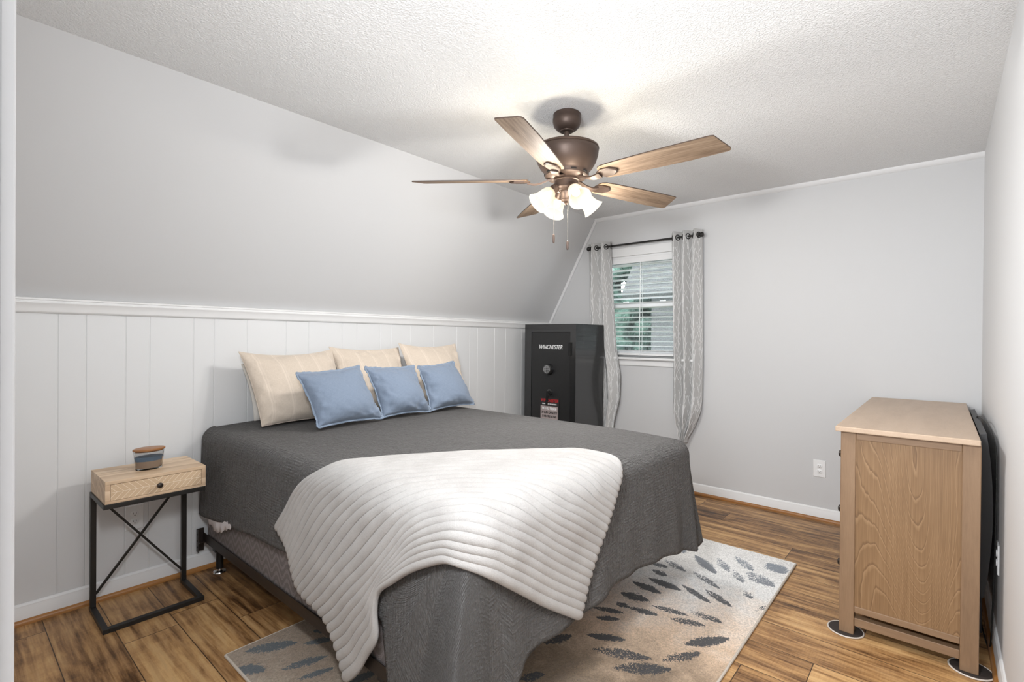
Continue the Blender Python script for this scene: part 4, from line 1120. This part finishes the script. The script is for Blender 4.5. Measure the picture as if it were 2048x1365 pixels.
def pillow(name, label, cat, group, c00, c10, c01, c11, thick, mats, seed, flange=0.0, sag=0.0, pinch=0.045):
    """corners: bottom-left, bottom-right, top-left, top-right as seen from the foot of the bed"""
    C = [np.array(c, float) for c in (c00, c10, c01, c11)]
    wv = vnoise(seed, 36, (3, 12)); wf = vnoise(seed + 50, 36, (8, 30))
    n = 46
    a = np.linspace(-1, 1, n); a = np.sin(a * PI / 2 * 0.96) / math.sin(PI / 2 * 0.96)
    Am, Bm = np.meshgrid(a, a)
    # edges bow inward between the corners
    A2 = Am * (1 - pinch * (1 - Bm ** 2) * 1.3); B2 = Bm * (1 - pinch * (1 - Am ** 2) * 1.3)
    s, t = (A2 + 1) / 2, (B2 + 1) / 2
    P = (C[0][None, None] * ((1 - s) * (1 - t))[..., None] + C[1] * (s * (1 - t))[..., None] + C[2] * ((1 - s) * t)[..., None] + C[3] * (s * t)[..., None])
    ex = (C[1] + C[3] - C[0] - C[2]); ez = (C[2] + C[3] - C[0] - C[1])
    wid = np.linalg.norm(ex) / 2; hei = np.linalg.norm(ez) / 2
    nrm = np.cross(ex, ez); nrm /= np.linalg.norm(nrm)
    if nrm[1] > 0: nrm = -nrm            # toward the foot of the bed
    prof = (np.clip(1 - np.abs(Am) ** 2.4, 0, 1) * np.clip(1 - np.abs(Bm) ** 2.4, 0, 1)) ** 0.55
    low = 1 + 0.22 * (-Bm)               # fuller at the bottom
    # radial puckers near the seams
    edge = np.clip(1 - np.maximum(np.abs(Am), np.abs(Bm)), 0, 1)
    S3 = np.stack([Am, Bm, 0 * Am], -1)
    puck = 0.13 * wf(S3 * 1.0) * np.exp(-edge * 5) * np.clip(edge * 14, 0, 1)
    big = 0.06 * wv(S3 * 0.5)
    m = MB()
    uvs = []
    bend = (-sag * (1 - Am ** 2) * (Bm + 1) / 2)[..., None] * np.array([0, 0, 1.0])
    for sg in (1, -1):
        off = thick / 2 * (prof * low + (puck + big) * np.clip(prof * 2, 0, 1))
        Q = P + nrm * (sg * off)[..., None] + bend
        m.grid(Q, 0, flip=(sg > 0))
        uvs += [(x * wid / 2, y * hei / 2) for x, y in zip(Am.ravel(), Bm.ravel())]
    org = (C[0] + C[1]) / 2
    if flange:
        pass
    o = m.build(name, mats[0], origin=tuple(org), smooth=180)
    me = o.data
    ul = me.uv_layers.new(name='uv')
    li = np.zeros(len(me.loops), dtype=np.int32); me.loops.foreach_get('vertex_index', li)
    ul.data.foreach_set('uv', np.array(uvs, dtype=np.float32)[li].ravel())
    me.validate()
    tag(o, label, cat, group)
    # seam: a narrow piping, or a flat flange that ripples
    idx = [(0, i) for i in range(n)] + [(j, n - 1) for j in range(1, n)] + [(n - 1, i) for i in range(n - 2, -1, -1)] + [(j, 0) for j in range(n - 2, 0, -1)]
    loop = [P[j, i] + bend[j, i] for j, i in idx]
    if flange:
        q = MB(); L = len(loop); cen = np.mean(loop, axis=0); r0_, r1_ = [], []
        for k, p in enumerate(loop):
            d = p - cen; d -= nrm * d.dot(nrm)
            tg = loop[(k + 1) % L] - loop[k - 1]; tg /= np.linalg.norm(tg) + 1e-9
            ou = np.cross(tg, nrm); ou = ou if ou.dot(d) > 0 else -ou
            rp_ = 0.005 * math.sin(k * 0.55 + seed) + 0.003 * math.sin(k * 1.7)
            r0_.append(p - ou * 0.004); r1_.append(p + ou * flange + nrm * rp_)
        q.loft([r0_, r1_], True, False)
        f = q.build('flange', mats[1], o, origin=tuple(org), smooth=180)
        fl_uv = f.data.uv_layers.new(name='uv')
        so = f.modifiers.new('thickness', 'SOLIDIFY'); so.thickness = 0.003; so.offset = 0
    else:
        q = MB(); pts = loop + [loop[0], loop[1]]
        q.tube(pts, 0.0022, 6, caps=False)
        q.build('piping', mats[1], o, origin=tuple(org), smooth=180).data.uv_layers.new(name='uv')
    return o
ZB = 0.806
GP = 'cream pillows leaning on the wall'
pillow('pillow', 'cream striped pillow nearest the nightstand, leaning behind the first blue cushion', 'pillow', GP, (1.135, 2.735, ZB), (1.665, 2.73, ZB), (1.090, 2.93, 1.200), (1.648, 2.94, 1.206), 0.19, (M['cream'], M['cream']), 3, sag=0.018)
pillow('pillow', 'middle cream pillow leaning behind the second blue cushion', 'pillow', GP, (1.68, 2.785, ZB + 0.002), (2.17, 2.785, ZB + 0.002), (1.640, 2.960, 1.222), (2.175, 2.960, 1.214), 0.17, (M['cream'], M['cream']), 4, sag=0.010)
pillow('pillow', 'cream pillow nearest the gun safe, behind the third blue cushion', 'pillow', GP, (2.190, 2.745, ZB + 0.002), (2.635, 2.700, ZB), (2.152, 2.925, 1.244), (2.685, 2.915, 1.240), 0.18, (M['cream'], M['cream']), 8, sag=0.014)
pillow('pillow', 'pale flat pillow peeking out behind the cream pillow by the nightstand', 'pillow', None, (1.185, 2.955, ZB), (1.70, 2.965, ZB), (1.138, 3.020, 1.125), (1.68, 3.025, 1.165), 0.075, (M['white_cotton'], M['white_cotton']), 15)
BC = 'blue cushions in front of the pillows'
pillow('cushion', 'blue square cushion nearest the nightstand, tilted in front of the others', 'cushion', BC, (1.290, 2.425, ZB + 0.016), (1.688, 2.445, ZB + 0.016), (1.246, 2.575, 1.090), (1.610, 2.575, 1.114), 0.155, (M['blue'], M['blue_edge']), 21, flange=0.010, pinch=0.06)
pillow('cushion', 'middle blue square cushion between two other blue cushions', 'cushion', BC, (1.712, 2.470, ZB + 0.016), (2.050, 2.455, ZB + 0.016), (1.668, 2.590, 1.106), (2.030, 2.600, 1.100), 0.155, (M['blue'], M['blue_edge']), 22, flange=0.009, pinch=0.06)
pillow('cushion', 'blue square cushion at the right, nearest the gun safe', 'cushion', BC, (2.080, 2.480, ZB + 0.016), (2.490, 2.500, ZB + 0.016), (2.082, 2.615, 1.094), (2.390, 2.615, 1.118), 0.15, (M['blue'], M['blue_edge']), 23, flange=0.009, pinch=0.06)

# ================================================================== CURTAINS
RODX, RODZ = 4.072, 2.146
rod = thing('curtain_rod', 'thin black curtain rod above the window', 'curtain rod', (RODX, 2.02, RODZ))
MB().tube([(RODX, 1.515, RODZ), (RODX, 2.535, RODZ)], 0.0085, 16).build('pole', M['black_metal'], rod)
for y, s in ((1.515, -1), (2.535, 1)):
    MB().lathe([(0.010, 0), (0.016, 0.003), (0.016, 0.010), (0.012, 0.014), (0.019, 0.024), (0.021, 0.034), (0.015, 0.044), (0.004, 0.048)], (RODX, y - s * 0.004, RODZ), (0, s, 0), 20).build('finial', M['black_metal'], rod)
    yb_ = y - s * 0.022
    MB().box((RODX - 0.012, yb_ - 0.006, RODZ - 0.016), (LX - 0.004, yb_ + 0.006, RODZ - 0.008)).box((LX - 0.005, yb_ - 0.013, RODZ - 0.05), (LX, yb_ + 0.013, RODZ + 0.03)).tube([(RODX - 0.013, yb_, RODZ + 0.004), (RODX - 0.010, yb_, RODZ - 0.012), (RODX + 0.012, yb_, RODZ - 0.010), (RODX + 0.013, yb_, RODZ + 0.004)], 0.004, 8).build('bracket', M['black_metal'], rod)
cm = plain('curtain_grey', (0.47, 0.465, 0.46), 0.8, bump=(500, 0.15, 0.001), sheen=0.1)
ce = plain('curtain_embroidery', (0.76, 0.76, 0.755), 0.7)
def curtain(label, ykeys, nf, amp, zbot, seed, phase, tail=None, gz=()):
    """ykeys: (z, y at the left edge, y at the right edge, pleat depth factor)"""
    zt_ = 2.196
    ks = np.array(sorted(ykeys)); rr = random.Random(seed)
    wob = vnoise(seed, 20, (1, 4))
    def Y(z, k): return np.interp(z, ks[:, 0], ks[:, k])
    def surf(s, z):
        s = np.asarray(s, float); z = np.asarray(z, float)
        yl, yr, am = Y(z, 1), Y(z, 2), Y(z, 3)
        w = 2 * PI * nf * s + phase + 0.35 * wob(np.stack([s * 2, z * 1.2, 0 * s], -1)) * np.clip((zt_ - z) / 0.6, 0, 1)
        x = RODX + amp * am * np.sin(w) + 0.006 * wob(np.stack([s * 3, z * 2, 1 + 0 * s], -1)) * np.clip((zt_ - z) / 0.3, 0, 1)
        y = yl + (yr - yl) * (s + 0.10 / nf * np.sin(2 * w) * 0.35)
        if tail is not None:
            x, y = tail(s, z, x, y)
        return np.stack([x, y, z], -1)
    nu, nv = 130, 120
    s_, z_ = np.meshgrid(np.linspace(0, 1, nu), np.linspace(zbot, zt_, nv))
    P = surf(s_, z_)
    m = MB(); m.grid(P, 0)
    # embroidered branches, a pattern of thin raised threads on the cloth
    def strip(pts, w):
        pts = np.array(pts); s1, z1 = pts[:, 0], pts[:, 1]
        if s1.min() < 0.004 or s1.max() > 0.996 or z1.min() < zbot + 0.01 or z1.max() > zt_ - 0.012: return
        A = surf(s1, z1); e = 1e-3
        ds = (surf(np.clip(s1 + e, 0, 1), z1) - surf(np.clip(s1 - e, 0, 1), z1)); dz = surf(s1, z1 + e) - surf(s1, z1 - e)
        nn = np.cross(ds, dz); nn /= np.linalg.norm(nn, axis=-1, keepdims=True) + 1e-9
        nn = np.where((nn[:, :1] > 0), -nn, nn)
        tg = np.gradient(A, axis=0); sd_ = np.cross(tg, nn); sd_ /= np.linalg.norm(sd_, axis=-1, keepdims=True) + 1e-9
        ww = np.linspace(w, w * 0.6, len(A))[:, None] / 2
        for off in (1, ):
            L_ = A + nn * 0.0016 + sd_ * ww; R_ = A + nn * 0.0016 - sd_ * ww
            Lb = A + nn * 0.0002 + sd_ * ww; Rb = A + nn * 0.0002 - sd_ * ww
            m.loft([[L_[i], R_[i], Rb[i], Lb[i]] for i in range(len(A))], True, True, 1)
    width = 1.02
    nst = 9
    for q in range(nst):
        s0 = (q + 0.5) / nst + rr.uniform(-0.012, 0.012)
        z0 = zbot + rr.uniform(-0.25, 0.05)
        while z0 < zt_:
            hgt_ = rr.uniform(0.55, 0.75)
            lean = rr.uniform(-0.03, 0.03)
            stem = lambda t: (s0 + lean * t + 0.012 * math.sin(5 * t + q), z0 + hgt_ * t)
            ts = [k / 14 for k in range(15)]
            pts = [stem(t) for t in ts]
            pts = [p for p in pts if zbot + 0.012 < p[1] < zt_ - 0.015]
            if len(pts) > 3: strip(pts, 0.0032)
            for k in range(13):
                t = 0.08 + 0.9 * k / 13; sg = 1 if k % 2 else -1
                bs, bz = stem(t); ln_ = rr.uniform(0.05, 0.105) * (1.15 - 0.6 * t)
                an = rr.uniform(0.5, 0.8)
                br = [(bs + sg * ln_ * f * math.sin(an) / width, bz + ln_ * f * (math.cos(an) + 0.35 * f)) for f in (0, 0.25, 0.5, 0.75, 1)]
                strip(br, 0.0026)
                for f in (0.35, 0.55, 0.75):
                    cs, cz_ = bs + sg * ln_ * f * math.sin(an) / width, bz + ln_ * f * (math.cos(an) + 0.35 * f)
                    sg2 = rr.choice((-1, 1)); l2 = ln_ * rr.uniform(0.25, 0.4)
                    strip([(cs, cz_), (cs + sg2 * l2 * 0.25 / width, cz_ + l2 * 0.6), (cs + sg2 * l2 * 0.42 / width, cz_ + l2)], 0.0021)
            z0 += hgt_ + rr.uniform(-0.12, 0.0)
    yc = float((Y(zt_, 1) + Y(zt_, 2)) / 2)
    o = m.build('curtain', [cm, ce], origin=(RODX, yc, zbot), smooth=60)
    tag(o, label, 'curtain', 'curtains')
    for k in range(int(nf * 2)):
        # a grommet wherever the cloth crosses the rod
        sg_ = (k * PI + (PI - phase % PI if phase % PI else 0)) / (2 * PI * nf)
        if 0.01 < sg_ < 0.99:
            p = surf(np.array([sg_]), np.array([RODZ]))[0]
            p2 = surf(np.array([sg_ + 0.004]), np.array([RODZ]))[0]; p1 = surf(np.array([sg_ - 0.004]), np.array([RODZ]))[0]
            d = Vector(p2 - p1); nn = d.cross(Vector((0, 0, 1)))
            MB().torus(p, nn, 0.0215, 0.0045, seg=28).build('grommet', M['black_metal'], o)
    return o
curtain('grey branch-patterned curtain at the left of the window beside the gun safe', [(2.196, 2.575, 2.318, 1.0), (1.6, 2.575, 2.275, 0.9), (1.2, 2.56, 2.245, 0.8), (0.95, 2.53, 2.205, 0.7), (0.75, 2.50, 2.212, 0.7), (0.55, 2.48, 2.265, 0.6), (0.25, 2.46, 2.30, 0.6)], 2.5, 0.042, 0.25, 41, 0.4)
def gather(s, z, x, y):
    t = np.clip((0.74 - z) / 0.28, 0, 1)
    yc, xc_ = 1.635, RODX - 0.005
    bulge = 0.018 * np.sin(PI * np.clip((0.80 - z) / 0.24, 0, 1))
    f = 1 - 0.72 * t ** 1.6
    return xc_ + (x - xc_) * (0.6 + 0.4 * f) - bulge, yc + (y - yc) * f
curtain('grey branch-patterned curtain at the right of the window, gathered at its hem', [(2.196, 1.762, 1.497, 1.0), (1.6, 1.745, 1.487, 1.0), (1.1, 1.728, 1.480, 1.1), (0.74, 1.722, 1.486, 1.1), (0.42, 1.72, 1.50, 1.0)], 3.0, 0.040, 0.435, 43, 1.2, gather)

# ================================================================== CEILING FAN
FX, FY = 2.112, 1.466
fan = thing('ceiling_fan', 'bronze ceiling fan with five wooden blades and four lit glass shades', 'ceiling fan', (FX, FY, HC))
FC = (FX, FY, 0)
MB().lathe([(0.066, HC), (0.070, HC - 0.004), (0.070, HC - 0.022), (0.072, HC - 0.026), (0.072, HC - 0.042), (0.066, HC - 0.064), (0.050, HC - 0.082), (0.036, HC - 0.088), (0.034, HC - 0.092), (0.024, HC - 0.093)], FC, seg=48).build('canopy', M['bronze'], fan, smooth=40)
MB().lathe([(0.0135, 2.352), (0.0135, 2.300), (0.022, 2.296), (0.030, 2.280), (0.032, 2.266)], FC, seg=32).build('downrod', M['bronze'], fan, smooth=40)
mot = MB().lathe([(0.03, 2.268), (0.150, 2.268), (0.163, 2.262), (0.165, 2.254), (0.161, 2.250), (0.163, 2.246), (0.160, 2.222), (0.150, 2.190), (0.134, 2.162), (0.117, 2.143), (0.114, 2.139), (0.112, 2.136), (0.110, 2.118), (0.098, 2.108), (0.060, 2.106)], FC, seg=72).build('motor_housing', M['bronze'], fan, smooth=40)
for k in range(10):
    a = 2 * PI * (k + 0.5) / 10; d = Vector((math.cos(a), math.sin(a), 0)); tn = Vector((-math.sin(a), math.cos(a), 0))
    p = Vector((FX, FY, 2.127)) + d * 0.1105
    MB().bar(p - tn * 0.014, p + tn * 0.014, 0.008, 0.006).build('vent_slot', M['gap_black'], mot, smooth=0, bevel=0.002)
def blade_mat():
    mm, nt, b = newmat('fan_blade_wood'); g = G(nt)
    uv = g.coord('UV'); v = g.sep(uv)
    n1 = g.noise(g.comb(g.math('MULTIPLY', v[0], 0.06), v[1], 0), 95, 4, 0.6, 0.1)
    n2 = g.noise(g.comb(g.math('MULTIPLY', v[0], 0.03), v[1], 0.3), 26, 2, 0.5)
    f = g.math('ADD', g.math('MULTIPLY', n1, 0.65), g.math('MULTIPLY', n2, 0.35))
    c = g.ramp(f, [(0.32, (0.13, 0.085, 0.055)), (0.5, (0.25, 0.175, 0.118)), (0.68, (0.36, 0.27, 0.19))])
    g.l(c, b.inputs['Base Color']); b.inputs['Roughness'].default_value = 0.6; b.inputs['Specular IOR Level'].default_value = 0.25
    g.bump(n1, b, 0.1, 0.001)
    return mm
M['blade'] = blade_mat(); M['blade_edge'] = plain('blade_edge', (0.07, 0.045, 0.032), 0.5)
BZ = 2.100
outline = [(0.205, -0.046), (0.225, -0.056), (0.30, -0.063), (0.45, -0.069), (0.62, -0.073), (0.745, -0.074), (0.757, -0.070), (0.792, 0.040), (0.791, 0.052), (0.780, 0.060), (0.62, 0.066), (0.45, 0.064), (0.30, 0.060), (0.225, 0.055), (0.205, 0.046), (0.197, 0.030), (0.195, 0.0), (0.197, -0.030)]
PIT = math.radians(-13)
for k in range(5):
    a = math.radians(55 + 72 * k)
    ca_, sa = math.cos(a), math.sin(a)
    def W_(r, w, h, pit=PIT):
        y = w * math.cos(pit) - h * math.sin(pit); z = w * math.sin(pit) + h * math.cos(pit)
        return (FX + r * ca_ - y * sa, FY + r * sa + y * ca_, BZ + z)
    m = MB(); n = len(outline); th = 0.0055
    top = [W_(r, w, th / 2) for r, w in outline]; bot = [W_(r, w, -th / 2) for r, w in outline]
    m.add(top, [tuple(range(n))], 0); m.add(bot, [tuple(range(n - 1, -1, -1))], 0)
    m.add(top + bot, [(i, n + i, n + (i + 1) % n, (i + 1) % n) for i in range(n)], 1)
    o = m.build('blade', [M['blade'], M['blade_edge']], fan, smooth=0)
    me = o.data; ul = me.uv_layers.new(name='uv')
    co = [(r + k * 1.3, w) for r, w in outline] * 2 + [(r, w) for r, w in outline] * 2
    for lp in me.loops: ul.data[lp.index].uv = co[lp.vertex_index]
    # blade iron: an arm that dips from the hub and a pointed plate under the blade
    m = MB()
    arm = cat_rom([(0.060, 0, 0.012), (0.095, 0, 0.000), (0.130, 0, -0.014), (0.165, 0, -0.020), (0.200, 0, -0.014)], 5)
    rings = []
    for q in arm:
        hw = 0.011 + 0.010 * max(0, (q.x - 0.12) / 0.08)
        rings.append([W_(q.x, -hw, q.z - 0.004), W_(q.x, hw, q.z - 0.004), W_(q.x, hw, q.z + 0.004), W_(q.x, -hw, q.z + 0.004)])
    m.loft(rings)
    plate = [(0.185, -0.016), (0.215, -0.036), (0.262, -0.036), (0.292, -0.012), (0.292, 0.004), (0.268, 0.030), (0.215, 0.036), (0.185, 0.016)]
    pr_ = lambda kk, h: [W_(0.238 + (r - 0.238) * kk, w * kk, h) for r, w in plate]
    m.loft([pr_(1.0, -0.0030), pr_(1.0, -0.010), pr_(0.86, -0.0125), pr_(0.55, -0.0085)])
    m.build('blade_arm', M['bronze'], fan, smooth=30)
MB().lathe([(0.058, 2.112), (0.064, 2.108), (0.066, 2.096), (0.060, 2.092), (0.060, 2.062), (0.062, 2.058), (0.060, 2.052), (0.050, 2.044), (0.030, 2.040)], FC, seg=48).build('switch_housing', M['bronze'], fan, smooth=35)
MB().lathe([(0.034, 2.041), (0.034, 2.034), (0.027, 2.024), (0.026, 2.004), (0.030, 1.998), (0.024, 1.988), (0.010, 1.982), (0.006, 1.974), (0.002, 1.972)], FC, seg=36).build('light_fitter', M['bronze'], fan, smooth=35)
gmn, gnt2, gpb = newmat('lamp_shade_glass'); g = G(gnt2)
tr = g.n('ShaderNodeBsdfTransparent'); tr.inputs['Color'].default_value = (0.92, 0.88, 0.80, 1)
em = g.n('ShaderNodeEmission'); hat = g.n('ShaderNodeAttribute', attribute_name='along')
g.l(g.ramp(hat.outputs['Fac'], [(0.0, (0.80, 0.60, 0.42)), (0.45, (1.0, 0.86, 0.66)), (1.0, (1.0, 0.95, 0.84))]), em.inputs['Color'])  # bulb light on the glass painted as emission, fading from mouth to neck
em.inputs['Strength'].default_value = 1.4
mx = g.n('ShaderNodeMixShader'); mx.inputs[0].default_value = 0.50
g.l(tr.outputs[0], mx.inputs[1]); g.l(em.outputs[0], mx.inputs[2]); g.l(mx.outputs[0], gnt2.nodes['Material Output'].inputs['Surface'])
gnt2.nodes.remove(gpb)
M['shade'] = gmn
mb_, nb_, bb_ = newmat('bulb_lit'); g = G(nb_)
be = g.n('ShaderNodeEmission'); be.inputs['Color'].default_value = (1.0, 0.90, 0.74, 1); be.inputs['Strength'].default_value = 4.0
g.l(be.outputs[0], nb_.nodes['Material Output'].inputs['Surface']); nb_.nodes.remove(bb_)
M['bulb'] = mb_
for k in range(4):
    a = math.radians(60 + 90 * k); d = Vector((math.cos(a), math.sin(a), 0))
    ax = (d * math.sin(math.radians(48)) + Vector((0, 0, -1)) * math.cos(math.radians(48))).normalized()
    st_ = Vector((FX, FY, 2.030)) + d * 0.030
    nk = Vector((FX, FY, 2.052)) + d * 0.062
    ar = MB().tube(cat_rom([Vector((FX, FY, 2.036)) + d * 0.020, Vector((FX, FY, 2.048)) + d * 0.046, nk], 4), 0.009, 12)
    ar.lathe([(0.012, -0.014), (0.021, -0.010), (0.023, 0.004), (0.023, 0.020), (0.026, 0.024), (0.026, 0.028)], nk, ax, 28)
    ar = ar.build('lamp_socket', M['bronze'], fan, smooth=40)
    s = MB().lathe([(0.024, 0.022), (0.029, 0.030), (0.035, 0.042), (0.0385, 0.060), (0.040, 0.080), (0.043, 0.100), (0.050, 0.118), (0.058, 0.130), (0.0565, 0.1305), (0.0485, 0.119), (0.0415, 0.101), (0.0385, 0.080), (0.037, 0.060), (0.0335, 0.043), (0.0275, 0.031), (0.022, 0.022)], nk, ax, 40, caps=False).build('lamp_shade', M['shade'], fan, smooth=60)
    at_ = s.data.attributes.new('along', 'FLOAT', 'POINT')
    at_.data.foreach_set('value', [max(0.0, min(1.0, ((v_.co + ORG[s.name] - nk).dot(ax) - 0.022) / 0.108)) for v_ in s.data.vertices])
    MB().lathe([(0.010, 0.026), (0.011, 0.036), (0.018, 0.050), (0.021, 0.064), (0.017, 0.078), (0.006, 0.085)], nk, ax, 20).build('bulb', M['bulb'], s, smooth=60)
    l = bpy.data.lights.new('fan_bulb_light', 'POINT'); l.energy = BULB_W; l.color = BULB_COL; l.shadow_soft_size = 0.045
    lo_ = bpy.data.objects.new('fan_bulb_light', l); COL.objects.link(lo_); lo_.parent = fan; lo_.location = nk + ax * 0.112 - ORG[fan.name]
ch_m = plain('pull_chain', (0.22, 0.20, 0.18), 0.4, 0.8)
view_r = Vector((0.654, -0.757, 0))
for off, dpt, zb_ in ((-0.066, -0.050, 1.768), (0.002, -0.064, 1.732)):
    p = Vector((FX, FY, 0)) + view_r * off - Vector((0.757, 0.654, 0)) * (-dpt)
    c_ = MB().tube([(p.x, p.y, 2.062), (p.x, p.y, zb_ + 0.04)], 0.0013, 6).build('pull_chain', ch_m, fan)
    MB().lathe([(0.0015, 0.046), (0.0055, 0.042), (0.0062, 0.030), (0.0055, 0.006), (0.004, 0.0)], (p.x, p.y, zb_), seg=16).build('chain_fob', M['bronze'], c_)
